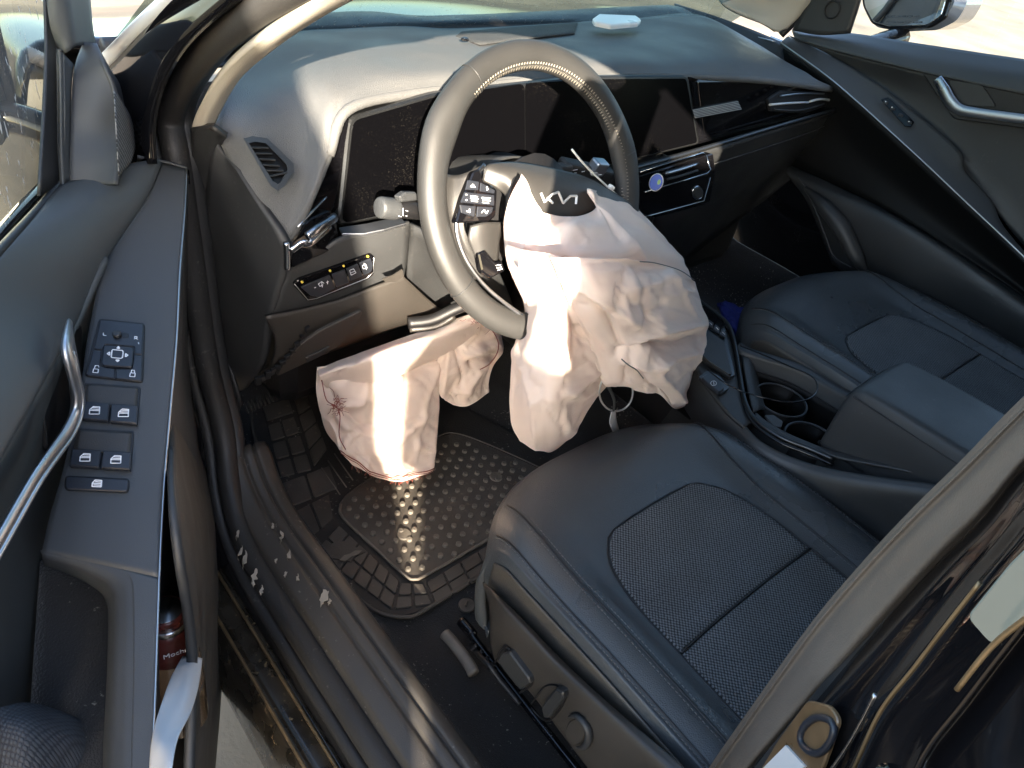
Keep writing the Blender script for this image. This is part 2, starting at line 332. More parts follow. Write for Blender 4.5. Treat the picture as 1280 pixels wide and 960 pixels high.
V = []; F = []
for k in range(5200):
    cl = k % 26; cc = np.array([-2.4 + 1.3 * math.cos(cl * 2.4) * (.3 + (cl % 5) / 5), -2.0 + 1.3 * math.sin(cl * 2.4) * (.3 + (cl % 5) / 5), 3.5 + (cl % 7) * .24])
    p = cc + rng.normal(0, .26, 3); a = unit(rng.standard_normal(3)); b = unit(np.cross(a, rng.standard_normal(3))); s_ = .05
    o = len(V); V += [p - a * s_, p + b * s_ * .5, p + a * s_, p - b * s_ * .5]; F.append((o, o + 1, o + 2, o + 3))
mk('crown', V, F, 'leaf', tree, smooth=False)

# ================================================================== car body shell
body = thing('car_body', 'black car body shell with open door frame, sill, pillars and roof around the cabin', 'car body', (-.8, -.2, 0))
def sweep(name, path, prof, m, n=6, parent=body, t=.0, close=False, **k):
    """profile points (dx, dn) carried along a path; dn points out of the door opening"""
    pts = curve(path, n); V = []; c = len(prof)
    for i, p in enumerate(pts):
        a = pts[max(i - 1, 0)]; b = pts[min(i + 1, len(pts) - 1)]; tg = b - a; tg[0] = 0; tg = unit(tg)
        nn = np.array([0, -tg[2], tg[1]])
        for dx, dn in prof: V.append(p + np.array([dx, 0, 0]) + nn * dn)
    F = []
    for i in range(len(pts) - 1):
        for j in range(c - (0 if close else 1)):
            F.append((i * c + j, i * c + (j + 1) % c, (i + 1) * c + (j + 1) % c, (i + 1) * c + j))
    if close: F += [tuple(range(c))[::-1], tuple((len(pts) - 1) * c + j for j in range(c))]
    o = mk(name, V, F, m, parent, **k)
    return o
# path of the door opening: rear sill, forward, up the hinge post, back along the roof  (dn>0 = towards outside the opening when walking rear->front->up)
op = [np.array(q, float) for q in [(-.832, -1.0, .410), (-.832, -.55, .410), (-.832, -.2, .410)]] + \
     [np.array([-.828, .0, .414]), np.array([-.812, .095, .450])] + \
     px('x', [(283, 540, -.79), (262, 450, -.79), (240, 300, -.79), (225, 200, -.79), (217, 150, -.785), (228, 112, -.78), (263, 64, -.77), (318, 20, -.76), (360, -8, -.755), (430, -48, -.745), (560, -120, -.73)]) + \
     [np.array([-.69, -.5, 1.44]), np.array([-.67, -.9, 1.46])]
# walking front/up, nn = (0,-tz,ty): on the sill (t=+Y) nn=(0,0,1) = up into the opening; so outward = -dn
lip = [(.014 * math.cos(a), .014 * math.sin(a)) for a in np.linspace(0, 2 * math.pi, 13)[:-1]]
sweep('door_seal', op, [(x * 1.25 - .004, y * 1.1) for x, y in lip], 'seal', close=True)
sweep('door_seal', [p + np.array([-.024, 0, 0]) for p in op[1:]], [(x * .7, y * .6 - .016) for x, y in lip], 'seal', close=True)
sweep('door_flange', [p + np.array([.016, 0, 0]) for p in op[3:]], [(x * .9, y * .6 - .004) for x, y in lip], 'trim_dark', close=True)
# glossy painted aperture outside of the seal
sweep('door_aperture', op[3:], [(-.012, -.012), (-.03, -.020), (-.045, -.026), (-.052, -.034)], 'paint')
sweep('post_face', op[3:8], [(-.05, -.03), (-.075, -.045), (-.085, -.07), (-.085, -.12)], 'paint')
# sill: inner trim with ridges, rubber strip, painted step
ys = [-1.2, -.9, -.6, -.35, -.15, .0, .08, .14]
def sill(name, prof, m, ext=0):
    rows = []
    for y in ys:
        lift = .0 if y < 0 else (y / .14) ** 2 * .05; dx = -.0 if y < 0 else (y / .14) ** 2 * .01
        rows.append([np.array([x + dx, y, z + lift]) for x, z in prof])
    A = np.array([curve(r, 3) for r in rows]); A = np.array([curve(A[:, j], 4) for j in range(A.shape[1])]).transpose(1, 0, 2)
    return sheet(name, None, m, body, arr=A, t=.003)
sill('sill_trim', [(-.725, .33), (-.735, .40), (-.742, .428), (-.752, .436), (-.763, .438), (-.767, .433), (-.771, .438), (-.782, .437), (-.787, .433), (-.794, .437), (-.813, .434), (-.820, .430), (-.826, .416)], 'sill_plastic')
sill('sill_scuff_strip', [(-.836, .402), (-.838, .400), (-.840, .397), (-.842, .394), (-.844, .397), (-.848, .395), (-.850, .391), (-.852, .395), (-.864, .388), (-.868, .370)], 'black')
sill('rocker_panel', [(-.866, .372), (-.874, .374), (-.880, .366), (-.897, .362), (-.905, .365), (-.914, .356), (-.924, .30), (-.92, .20), (-.90, .17)], 'paint_gold_mottled')
for x, z in ((-.877, .3745), (-.9075, .3655)): tube('rocker_gold_glint', [(x, -1.2, z), (x, -.2, z), (x, .12, z)], .0026, 'gold', body, n=4, seg=6)  # gold reflections on the black rocker edges, drawn as coloured lines
sill('rocker_end', [(-.80, .40), (-.83, .385), (-.868, .35), (-.90, .30), (-.90, .2)], 'paint')
# hinge post painted face
sheet('hinge_post', [[np.array([-.835, .345, .92]), np.array([-.88, .38, .92])], [np.array([-.835, .33, .80]), np.array([-.88, .36, .80])], [np.array([-.835, .31, .60]), np.array([-.88, .35, .60])], [np.array([-.835, .27, .42]), np.array([-.88, .33, .42])], [np.array([-.84, .2, .30]), np.array([-.89, .3, .30])]], 'paint', body)
# peeled paint chips on the sill
chips = [(297, 668, .010, .003), (306, 700, .016, .004), (345, 700, .004, .003), (412, 752, .005, .003), (352, 672, .012, .004), (361, 693, .010, .003), (341, 657, .006, .003), (405, 745, .014, .010), (318, 720, .016, .005), (300, 690, .014, .004), (327, 737, .007, .003), (372, 722, .006, .003), (357, 717, .005, .003)]
for u, v, a, b in chips:
    c = P(u, v, z=.4425) ; q = []
    for i in range(17):
        an = 2 * math.pi * i / 17; rr = rng.uniform(.3, 1.2); q.append(c + np.array([math.cos(an) * b * rr, math.sin(an) * a * rr, 0]) + np.array([math.sin(an) * a * .5, 0, 0]))
    plate('paint_chip', q, 'chip', body, t=.002, bev=0)

# floor, tunnel, firewall, footwell
rows = [[(-.73, y, .40), (-.70, y, .345), (-.5, y, .34), (-.2, y, .34), (-.13, y, .36), (-.10, y, .48)] for y in (-1.6, -.8, -.3, .1)]
rows += [[(-.75, .30, .40), (-.72, .32, .345), (-.5, .34, .345), (-.22, .34, .35), (-.16, .34, .38), (-.12, .34, .50)], [(-.78, .48, .52), (-.74, .50, .50), (-.5, .52, .50), (-.22, .52, .50), (-.16, .52, .52), (-.12, .52, .60)], [(-.78, .60, .9), (-.74, .60, .9), (-.5, .60, .9), (-.22, .60, .9), (-.16, .60, .9), (-.12, .60, .9)]]
sheet('floor_carpet', rows, 'carpet', body, n=4, t=.01)
rows = [[(.10, y, .48), (.14, y, .36), (.22, y, .34), (.5, y, .34), (.68, y, .345), (.72, y, .5)] for y in (-1.6, -.8, -.3, .1)]
rows += [[(.12, .34, .50), (.16, .34, .38), (.22, .34, .35), (.5, .34, .345), (.69, .32, .36), (.74, .30, .5)], [(.12, .52, .60), (.16, .52, .52), (.22, .52, .50), (.5, .52, .50), (.7, .50, .50), (.76, .48, .6)], [(.12, .62, .9), (.16, .62, .9), (.22, .62, .9), (.5, .62, .9), (.70, .62, .9), (.78, .60, .9)]]
sheet('floor_carpet', rows, 'carpet', body, n=3, t=.01)
# fastener disc in the carpet, seat track cover
c = P(583, 757, z=.347); plate('carpet_fastener', disc(c, np.array([1, 0, 0]), np.array([0, 1, 0]), .0135), 'rubber', body, t=.004, bev=.001, up=.003)
boxo('carpet_fastener_slot', c + np.array([0, 0, .005]), (.010, .003, .002), 'black', body, ax=[(.8, .6, 0), (-.6, .8, 0), (0, 0, 1)], bev=.0005)
# cowl side trim, dark panel below the cream pillar trim
sheet('cowl_side_trim', [px('x', [(238, 160, -.775), (265, 158, -.76), (283, 172, -.745)]), px('x', [(240, 195, -.775), (262, 196, -.76), (276, 190, -.745)]), px('x', [(244, 300, -.775), (252, 300, -.765), (258, 300, -.755)]),
      px('x', [(258, 400, -.775), (262, 400, -.765), (268, 400, -.755)]), px('x', [(273, 500, -.775), (280, 500, -.765), (300, 505, -.755)]), [np.array([-.78, .12, .44]), np.array([-.765, .15, .42]), np.array([-.74, .30, .40])]], 'trim_dark', body)
plate('cowl_trim_cap', px('x', [(239, 160, -.772), (264, 160, -.762), (281, 172, -.745), (274, 178, -.745), (271, 195, -.75), (240, 200, -.772)]), 'trim_brown', body, t=.01, bev=.002)
# cream inner trim of the near front pillar
sheet('pillar_trim', [px('x', [(239, 161, -.772), (254, 161, -.762), (268, 158, -.745)]), px('x', [(246, 140, -.77), (262, 141, -.76), (278, 136, -.74)]), px('x', [(262, 112, -.768), (283, 108, -.755), (301, 98, -.735)]),
      px('x', [(290, 80, -.765), (315, 74, -.75), (340, 64, -.73)]), px('x', [(335, 42, -.76), (365, 37, -.745), (392, 28, -.72)]), px('x', [(392, 5, -.75), (420, 2, -.735), (450, -4, -.71)]),
      px('x', [(460, -25, -.74), (490, -32, -.72), (520, -40, -.70)]), px('x', [(560, -70, -.73), (590, -80, -.71), (620, -90, -.69)])], 'cream', body, t=.008)
# outer A pillar: glossy black with bright windscreen moulding
A_out = px('x', [(186, 205, -.850), (184, 165, -.845), (190, 125, -.838), (206, 85, -.828), (236, 42, -.815), (285, -2, -.795), (380, -75, -.765)]) + [np.array([-.70, -.45, 1.46]), np.array([-.68, -.95, 1.485])]
A_in = px('x', [(118, 215, -.86), (112, 150, -.855), (118, 105, -.85), (129, 79, -.84), (160, 48, -.825), (212, -2, -.80), (300, -85, -.77)]) + [np.array([-.60, -.45, 1.50]), np.array([-.56, -.95, 1.52])]
sheet('pillar_outer_panel', [[a, a * .6 + b * .4 + np.array([-.004, 0, .006]), b] for a, b in zip(A_out, A_in)], 'paint', body, t=.010)
tube('windscreen_moulding', px('x', [(118, 98, -.852), (130, 80, -.842), (152, 58, -.832), (180, 30, -.818), (213, 0, -.802), (262, -45, -.785)]), .0095, 'bright_satin', body, seg=8)
# fender and bonnet outside
Bn = [[np.array([x, y, zz]) for x in (-.90, -.84, -.6, 0, .6, .84, .9)] for y, zz in ((.62, .96), (.9, .93), (1.2, .86), (1.45, .76), (1.55, .60))]
for r in Bn:
    for q in (r[0], r[-1]): q[2] -= .10
    for q in (r[3],): q[2] += .03
sheet('bonnet', Bn, 'paint', body, to=(0, 1, 4), t=.01)
sheet('front_wing', [[np.array([-.90, .40, .90]), np.array([-.93, .42, .7]), np.array([-.92, .42, .3])], [np.array([-.91, .7, .88]), np.array([-.94, .7, .7]), np.array([-.93, .7, .35])], [np.array([-.90, 1.1, .80]), np.array([-.94, 1.1, .66]), np.array([-.93, 1.1, .4])], [np.array([-.80, 1.5, .66]), np.array([-.84, 1.5, .5]), np.array([-.83, 1.5, .35])]], 'paint', body, to=(-4, 1, 1), t=.01)
sheet('cowl_panel', [[np.array([x, .70, .955 - abs(x) * .03]) for x in (-.8, -.4, 0, .4, .8)], [np.array([x, .60, .945 - abs(x) * .03]) for x in (-.8, -.4, 0, .4, .8)]], 'black', body, to=(0, 0, 4), t=.004)
# windscreen and roof
ws = [[np.array([x * .78, .60 - abs(x) ** 2 * .05, .97]) for x in (-1, -.5, 0, .5, 1)], [np.array([x * .70, .27 - abs(x) ** 2 * .06, 1.25]) for x in (-1, -.5, 0, .5, 1)], [np.array([x * .60, -.08 - abs(x) ** 2 * .06, 1.46]) for x in (-1, -.5, 0, .5, 1)]]
sheet('windscreen', ws, 'glass_cracked', body, t=0)
tube('windscreen_black_edge', [p + np.array([0, -.012, .012]) for p in ws[0]], .016, 'black', body)
sheet('roof_panel', [[np.array([x * w, y, z - abs(x) ** 2 * .04]) for x in (-1, -.5, 0, .5, 1)] for y, z, w in ((-.08, 1.48, .60), (-.5, 1.53, .62), (-1.2, 1.535, .62), (-1.9, 1.50, .58), (-2.25, 1.44, .55))], 'paint', body, to=(0, -1, 5), t=.03)
for sx in (1,):
    tube('roof_rail', [(sx * .60, -.14, 1.42), (sx * .63, -.5, 1.46), (sx * .63, -1.2, 1.47), (sx * .60, -2.0, 1.42)], .035, 'cream', body)
sheet('far_side_panel', [[np.array([x, y, z]) for y in (-.70, -1.2, -1.8, -2.3)] for x, z in ((.66, 1.40), (.76, 1.02), (.74, .98), (.72, .7), (.74, .32))], 'trim_dark', body, to=(0, -1, .8), t=.02)
sheet('headliner', [[np.array([x * w, y, z - abs(x) ** 2 * .05]) for x in (-1, -.5, 0, .5, 1)] for y, z, w in ((-.12, 1.44, .58), (-.6, 1.48, .60), (-1.3, 1.485, .60), (-2.2, 1.40, .55))], 'cream', body, to=(0, -1, 0), t=.005)
bench = thing('rear_bench', 'dark rear bench seat behind the two front seats', 'car seat', (0, -1.6, .35))
sheet('bench_cushion', [[np.array([x, y, z]) for x in (-.66, -.6, -.3, 0, .3, .6, .66)] for y, z in ((-1.28, .38), (-1.26, .56), (-1.32, .60), (-1.6, .585), (-1.78, .57))], 'leather', bench, to=(0, -1, 5), t=.02)
sheet('bench_backrest', [[np.array([x, y, z]) for x in (-.66, -.6, -.3, 0, .3, .6, .66)] for y, z in ((-1.76, .56), (-1.80, .7), (-1.9, 1.0), (-1.95, 1.13), (-2.05, 1.14))], 'leather', bench, to=(0, 2, 1), t=.02)
# far side: front pillar in cream, body side
sheet('pillar_trim', [px('x', [(895, -6, .62), (945, -8, .66), (1018, -8, .70)]), px('x', [(905, 5, .62), (950, 5, .66), (1012, 4, .70)]), px('x', [(935, 20, .63), (965, 22, .66), (1000, 20, .70)]), px('x', [(969, 37, .66), (976, 38, .67), (984, 36, .69)])], 'cream', body, t=.01)
sheet('pillar_trim', [px('x', [(895, -6, .62), (945, -8, .66), (1018, -8, .70)]), [np.array([.58, -.05, 1.38]), np.array([.62, -.07, 1.38]), np.array([.68, -.10, 1.36])]], 'cream', body, t=.01)
tube('door_seal', px('x', [(976, 44, .70), (990, 30, .71), (1003, 14, .71), (1018, -5, .71), (1060, -40, .70)]), .009, 'black', body)
# near B pillar: seal band, painted jamb, striker, warning label
def ext(rows, dy=0.):
    """carry the measured stretch of the pillar down to the sill and up to the roof rail"""
    lo, hi = rows[0], rows[-1]; R0 = lo[0][2]; R1 = hi[0][2]
    a = [p + np.array([-.03, dy, .40 - R0]) for p in lo]; b = [p + np.array([-.02, dy * .5, (.40 - R0) * .5]) for p in lo]
    c = [p + np.array([.02, -.01, (1.40 - R1) * .5]) for p in hi]; d = [p + np.array([.05, -.02, 1.40 - R1]) for p in hi]
    return [a, b] + rows + [c, d]
seal_l = [(868, 990), (892, 955), (952, 868), (1014, 780), (1078, 705), (1140, 640), (1210, 573), (1285, 500), (1400, 400)]
seal_r = [(915, 1000), (942, 958), (1000, 893), (1060, 827), (1120, 760), (1180, 695), (1230, 645), (1285, 578), (1400, 470)]
rows = []
for k, (a, b) in enumerate(zip(seal_l, seal_r)):
    x0 = -.66 - .01 * k / 8
    rows.append([P(a[0], a[1], x=x0 + .02), P(a[0] * .93 + b[0] * .07, a[1] * .93 + b[1] * .07, x=x0 - .004), P(a[0] * .8 + b[0] * .2, a[1] * .8 + b[1] * .2, x=x0 - .002), P(a[0] * .5 + b[0] * .5, a[1] * .5 + b[1] * .5, x=x0 - .016), P(a[0] * .15 + b[0] * .85, a[1] * .15 + b[1] * .85, x=x0 - .022), P(b[0], b[1], x=x0 - .010)])
sheet('pillar_seal', ext(rows), 'seal_pillar', body, t=.006, n=5)
jl = [(915, 1002), (941, 960), (999, 895), (1059, 829), (1119, 762), (1179, 697), (1229, 647), (1284, 580), (1400, 475)]
jr = [(1040, 1010), (1068, 955), (1098, 892), (1140, 838), (1178, 788), (1222, 732), (1262, 685), (1300, 640), (1400, 545)]
rows = []
for k, (a, b) in enumerate(zip(jl, jr)):
    x0 = -.70; rows.append([P(a[0], a[1], x=x0 + .02), P(a[0] * .75 + b[0] * .25, a[1] * .75 + b[1] * .25, x=x0 - .004), P(a[0] * .35 + b[0] * .65, a[1] * .35 + b[1] * .65, x=x0 - .02), P(b[0], b[1], x=x0 - .045)])
sheet('pillar_jamb', ext(rows), 'paint', body, t=.01)
JP = plane(P(950, 950, x=-.700), P(1030, 870, x=-.714), P(1040, 960, x=-.738))
ring = [P(u, v, pl=JP) + .004 * unit(CAM - P(u, v, pl=JP)) for u, v in rnd([(1010, 899, 0), (1030, 893, 0), (1043, 906, 0), (1036, 930, 0), (1022, 943, 0), (1000, 935, 0), (997, 918, 0)], 6, 3) for u, v in [(u, v)]] if False else None
rp = [P(u, v, pl=JP) for u, v in ((1004, 910), (1018, 898), (1034, 899), (1042, 910), (1037, 928), (1024, 941), (1010, 938), (1001, 926))]
nJ = unit(CAM - rp[0])
tube('door_striker', [p + nJ * .007 for p in rp], .0026, 'button', body, closed=True, n=3, seg=10)
pl_ = plate('striker_plate', rnd([P(u, v, pl=JP) for u, v in ((975, 925), (1012, 875), (1040, 882), (1052, 900), (1030, 962), (1010, 985), (945, 975))], .006), 'tan_tone', body, t=.003, bev=.001, up=.002)  # tan-coloured plate around the striker
lab = plate('warning_sticker', [P(u, v, pl=JP) for u, v in ((988, 932), (1012, 958), (985, 990), (958, 962))], 'paper', body, t=.002, bev=0, up=.004)
a0, a1, a2 = P(988, 936, pl=JP), P(1008, 957, pl=JP), P(965, 962, pl=JP); uu = a1 - a0; vv = a2 - a0; pr = []
for i in range(5):
    for j in range(4):
        if rng.random() < .8: pr.append(box(a0 + uu * (.15 + .22 * j) + vv * (.1 + .2 * i) + nJ * .0045, (.0022 * rng.uniform(.7, 1.2), .0008, .0003), [uu, vv, np.cross(uu, vv)]))
v_, f_ = merge(pr); mk('sticker_print', v_, f_, 'thread_grey', lab, smooth=False)

# rear door outside, closed behind the pillar
rdoor = thing('rear_door', 'closed glossy black rear door at the lower right corner, mirroring its surroundings', 'car door', (-.85, -.85, .3))
edge_ = [(1046, 1010), (1072, 950), (1101, 888), (1143, 834), (1181, 784), (1225, 728), (1265, 681), (1303, 636), (1403, 541)]
rows = []
for k, (u, v) in enumerate(edge_):
    rows.append([P(u - 2, v - 2, x=-.752), P(u + 3, v + 3, x=-.772), P(u + 26, v + 20, x=-.785), P(u + 60, v + 48, x=-.797), P(u + 66, v + 53, x=-.789), P(u + 110, v + 88, x=-.812), P(u + 170, v + 136, x=-.845), P(u + 260, v + 208, x=-.88), P(u + 380, v + 304, x=-.90)])
sheet('window_frame', ext(rows)[2:], 'paint', rdoor, to=(-4, -1, 1), t=.006)
sheet('pillar_inner_trim', [[np.array([x, -.70 - q, z]) for q in (0, .06, .14)] for x, z in ((-.71, .42), (-.69, .7), (-.665, 1.0), (-.64, 1.25), (-.60, 1.42))], 'trim_dark', body, to=(3, -.8, 1), t=.01)
tube('door_edge_line', [P(u, v, x=-.768) for u, v in edge_[:6]], .0011, 'gold', rdoor)
tube('pillar_drip_edge', [P(u, v, x=-.745) for u, v in ((1030, 975), (1058, 935), (1078, 900), (1094, 868))], .0013, 'satin', body)
plate('window_glass', rnd([P(u, v, x=-.812) for u, v in ((1208, 772), (1240, 808), (1330, 745), (1400, 660), (1330, 640), (1262, 705))], .004), 'pale_sheen_glass', rdoor, t=.003, bev=.0006)  # outline of the pale reflection, held by the glass colour
tube('window_moulding', [P(u, v, x=-.838) for u, v in ((1196, 862), (1240, 808), (1290, 768), (1340, 735))], .0012, 'gold', rdoor)
prof = [(1.00, -.80), (.93, -.845), (.85, -.875), (.75, -.895), (.62, -.905), (.50, -.90), (.40, -.89), (.30, -.87)]
rows = [[np.array([x + (0.02 if y > -.765 else 0), y, z]) for y in (-.755, -.775, -1.0, -1.3, -1.7)] for z, x in prof]
sheet('door_skin', rows, 'paint', rdoor, to=(-4, -1, 1), t=.01)
sheet('tailgate', [[np.array([x, -2.3, z]) for x in (-.62, 0, .62)] for z in (1.44, 1.0, .5)], 'black', body, to=(0, 0, 1), t=.02)
rows = [[np.array([x, y, z]) for y in (-1.62, -1.68, -1.76)] for z, x in ((1.0, -.795), (1.1, -.775), (1.2, -.75), (1.3, -.715), (1.38, -.68))]
sheet('window_frame', rows, 'gloss', rdoor, to=(-4, -1, 1), t=.01)
rows = [[np.array([x, y, z]) for y in (-.95, -1.2, -1.65)] for z, x in ((1.0, -.79), (1.2, -.745), (1.38, -.675))]
sheet('window_glass', rows, 'glass', rdoor, to=(-4, -1, 1), t=0)
tube('window_moulding', [(-.802, -.76, 1.0), (-.803, -1.2, 1.005), (-.80, -1.7, 1.02)], .006, 'chrome', rdoor)
sheet('quarter_panel', [[np.array([-.79, -1.70, 1.4]), np.array([-.68, -2.1, 1.42])], [np.array([-.82, -1.75, 1.0]), np.array([-.80, -2.3, 1.0])], [np.array([-.90, -1.75, .5]), np.array([-.88, -2.3, .5])]], 'paint', body, to=(-4, -1, 1), t=.01)


# ================================================================== dashboard
dash = thing('dashboard', 'dark grey dashboard with wide black twin screen, vents and lower panels', 'dashboard', (0, .2, .5))
Zp = lambda pts: px('z', pts)
cols = [
 [P(272, 156, x=-.745), P(281, 192, x=-.745), P(316, 245, x=-.735), P(356, 301, x=-.715)],
 [P(287, 112, z=1.0), P(312, 160, z=.985), P(345, 225, z=.935), P(361, 301, x=-.708)],
 [P(318, 76, z=1.0), P(350, 120, z=1.005), P(381, 185, z=.965), P(384, 258, z=.91)],
 [P(372, 40, z=.995), P(395, 85, z=1.03), P(410, 128, z=1.02), P(413, 190, z=.97)],
 [P(430, 33, z=.99), P(436, 65, z=1.03), P(440, 98, z=1.035), P(437, 133, z=1.02)],
 [P(497, 30, z=.99), P(503, 60, z=1.03), P(510, 88, z=1.038), P(516, 113, z=1.024)],
 [P(560, 35, z=.99), P(572, 60, z=1.028), P(584, 84, z=1.038), P(592, 106, z=1.024)],
 [P(640, 32, z=.99), P(646, 55, z=1.025), P(652, 76, z=1.038), P(660, 98, z=1.024)],
 [P(725, 27, z=.998), P(731, 50, z=1.025), P(737, 73, z=1.036), P(743, 93, z=1.024)],
 [P(800, 22, z=1.01), P(814, 47, z=1.025), P(828, 72, z=1.034), P(842, 92, z=1.022)],
 [P(872, 18, z=1.021), P(893, 45, z=1.025), P(912, 72, z=1.028), P(928, 95, z=1.012)],
 [P(935, 48, x=.66), P(952, 65, z=1.015), P(972, 84, z=1.012), P(988, 101, z=.996)],
 [P(990, 82, x=.665), P(1007, 90, z=.995), P(1022, 100, z=.99), P(1043, 109, z=.975)]]
rows = [[c[k] for c in cols] for k in range(4)]
sheet('top_pad', rows, 'pad', dash, t=.008, n=7)
# rolled edge of the pad over the screen
edge = [c[3] for c in cols]
tube('pad_edge', [p + np.array([0, .004, -.006]) for p in edge[3:]], .0075, 'pad', dash, n=7)
tube('pad_edge', [p + np.array([.002, .006, -.004]) for p in edge[:4]], .006, 'pad', dash, n=7)
# defroster strip between pad and glass
fr = [c[0] for c in cols[3:11]]
sheet('defroster_panel', [[p + np.array([.0, .10, -.004]) for p in fr], [p + np.array([0, .05, .002]) for p in fr], [p + np.array([0, -.006, -.006]) for p in fr]], 'trim_dark', dash, t=.004)
tube('defroster_groove', [p + np.array([0, -.002, .0]) for p in fr[2:6]], .0018, 'black', dash)
sheet('speaker_grille_panel', [Zp([(555, 41, .9975), (640, 34, .9985), (722, 28, 1.0035)]), Zp([(600, 55, 1.03), (655, 48, 1.026), (718, 41, 1.022)])], 'grille_mesh', dash, t=.002)
c = P(581, 50, z=1.026); plate('light_sensor', disc(c, np.array([1, 0, 0]), unit([0, 1, .1]), .008, .006), 'gloss', dash, t=.004, bev=.002, up=.004)
# far end strip with a fine bright line
sheet('end_strip', [px('x', [(843, 4, .69), (900, 22, .70), (960, 45, .70), (982, 58, .70), (1046, 108, .69)]), px('x', [(846, 12, .665), (897, 38, .665), (945, 60, .665), (985, 84, .665), (1042, 110, .665)])], 'trim_dark', dash, t=.006)
tube('bright_line', px('x', [(848, 10, .68), (898, 29, .688), (935, 43, .69), (969, 52, .69)]), .0014, 'silver_line', dash)
# left air vent
VP = plane(P(320, 180, z=.975), P(360, 200, z=.955), P(345, 235, x=-.722))
vo = [(304, 173), (316, 170), (334, 173), (352, 190), (366, 204), (367, 214), (355, 232), (347, 238), (338, 232)]
vi = [(311, 179), (319, 177), (332, 179), (347, 194), (358, 206), (359, 212), (350, 228), (347, 230), (341, 226)]
O = [P(u, v, pl=VP) for u, v in vo]; I = [P(u, v, pl=VP) for u, v in vi]; nv = unit(CAM - O[0])
v1 = [p + nv * .010 for p in O]; v2 = [p + nv * .012 for p in I]; v3 = [p - nv * .008 for p in I]; N = len(O)
V = v1 + v2 + v3; F = [(i, (i + 1) % N, N + (i + 1) % N, N + i) for i in range(N)] + [(N + i, N + (i + 1) % N, 2 * N + (i + 1) % N, 2 * N + i) for i in range(N)]
vent = mk('air_vent', V, F, 'vinyl_door', dash, smooth=False)
plate('vent_duct', [p + nv * .0035 for p in I], 'black', vent, t=.002, bev=0)
for k in range(6):
    f = .12 + k * .15; a = P(311 + 30 * f, 179 + 47 * f, pl=VP); b = P(332 + 27 * min(1, f * 1.15), 179 + 33 * min(1, f * 1.5) + 12 * max(0, f - .6), pl=VP)
    boxo('vent_slat', (a + b) / 2 + nv * .008, (np.linalg.norm(b - a) * .97, .0022, .009), 'trim_dark', vent, ax=[b - a, np.cross(nv, b - a), nv], bev=.0006)
# end cap of the dashboard beside the door opening
g = [[(271, 178, -.752), (281, 194, -.746), (296, 214, -.742)], [(262, 205, -.76), (290, 225, -.744), (318, 248, -.735)], [(256, 270, -.765), (300, 290, -.745), (356, 303, -.718)], [(258, 330, -.765), (305, 345, -.745), (357, 334, -.716)],
     [(266, 400, -.765), (300, 410, -.75), (336, 398, -.735)], [(274, 450, -.76), (300, 455, -.75), (326, 455, -.742)], [(283, 495, -.755), (292, 492, -.752), (303, 488, -.748)]]
sheet('end_cap', [px('x', r) for r in g], 'vinyl', dash, t=.01, n=6)
# screen housing
SP = plane(P(440, 150, y=.155), P(857, 97, y=.150), P(427, 281, y=.125))
outer = rnd(pp(SP, [(436, 146), (545, 116), (740, 95), (861, 94), (876, 180), (700, 222), (520, 264), (422, 284)]), .014)
plate('screen_frame', outer, 'dark_satin', dash, t=.02, bev=.003, up=0)
inner = rnd(pp(SP, [(441, 151), (545, 121), (655, 104), (656, 232), (520, 259), (427, 279)]), .012)
s1 = plate('instrument_screen', inner, 'screen', dash, t=.004, bev=.0002, up=.0018)
inner = rnd(pp(SP, [(656, 104), (740, 99), (857, 98), (871, 178), (700, 220), (657, 231)]), .009)
plate('centre_screen', inner, 'screen', dash, t=.004, bev=.0002, up=.0018)
back = pp(SP, [(441, 151), (545, 121), (740, 99), (857, 98), (871, 178), (700, 220), (520, 259), (427, 279)])
plate('screen_hood', [p + np.array([0, .02, -.002]) for p in back], 'black', dash, t=.06, bev=.003)
# wide strip between pad wing and screen
sheet('wing_trim', [[P(438, 134, y=.158), P(436, 148, y=.157)], [P(412, 188, y=.150), P(430, 210, y=.146)], [P(386, 256, y=.125), P(424, 255, y=.138)], [P(364, 300, y=.100), P(400, 285, y=.12)]], 'gloss', dash, t=.004)
for a, b in (((372, 284), (408, 246)),): tube('trim_line', [P(a[0], a[1], y=.10), P(b[0], b[1], y=.122)], .0015, 'chrome', dash)
# corner stowage vent with chrome blade
plate('blade_pocket', rnd(px('y', [(362, 306, .095), (385, 275, .108), (412, 262, .115), (421, 275, .115), (425, 300, .105), (418, 312, .098), (364, 336, .092)]), .006), 'gloss', dash, t=.02, bev=.002)
tube('chrome_blade', px('y', [(364, 314, .085), (378, 304, .080), (386, 305, .078), (394, 300, .080), (412, 284, .092)]), .0035, 'chrome', dash, flat=((0, -.3, 1), 1.6))
tube('blade_cap', px('y', [(384, 296, .082), (398, 286, .085), (418, 272, .100)]), .006, 'satin', dash, flat=((0, -.3, 1), 1.3))
tube('chrome_corner', px('y', [(358, 303, .088), (359, 318, .088), (359, 336, .088)]), .0045, 'chrome', dash)
# cream lit ledge below the screen
plate('screen_ledge', px('y', [(424, 284, .115), (458, 279, .112), (500, 270, .105), (508, 279, .085), (480, 287, .085), (455, 292, .09), (428, 292, .10)]), 'satin', dash, t=.004, bev=.001)
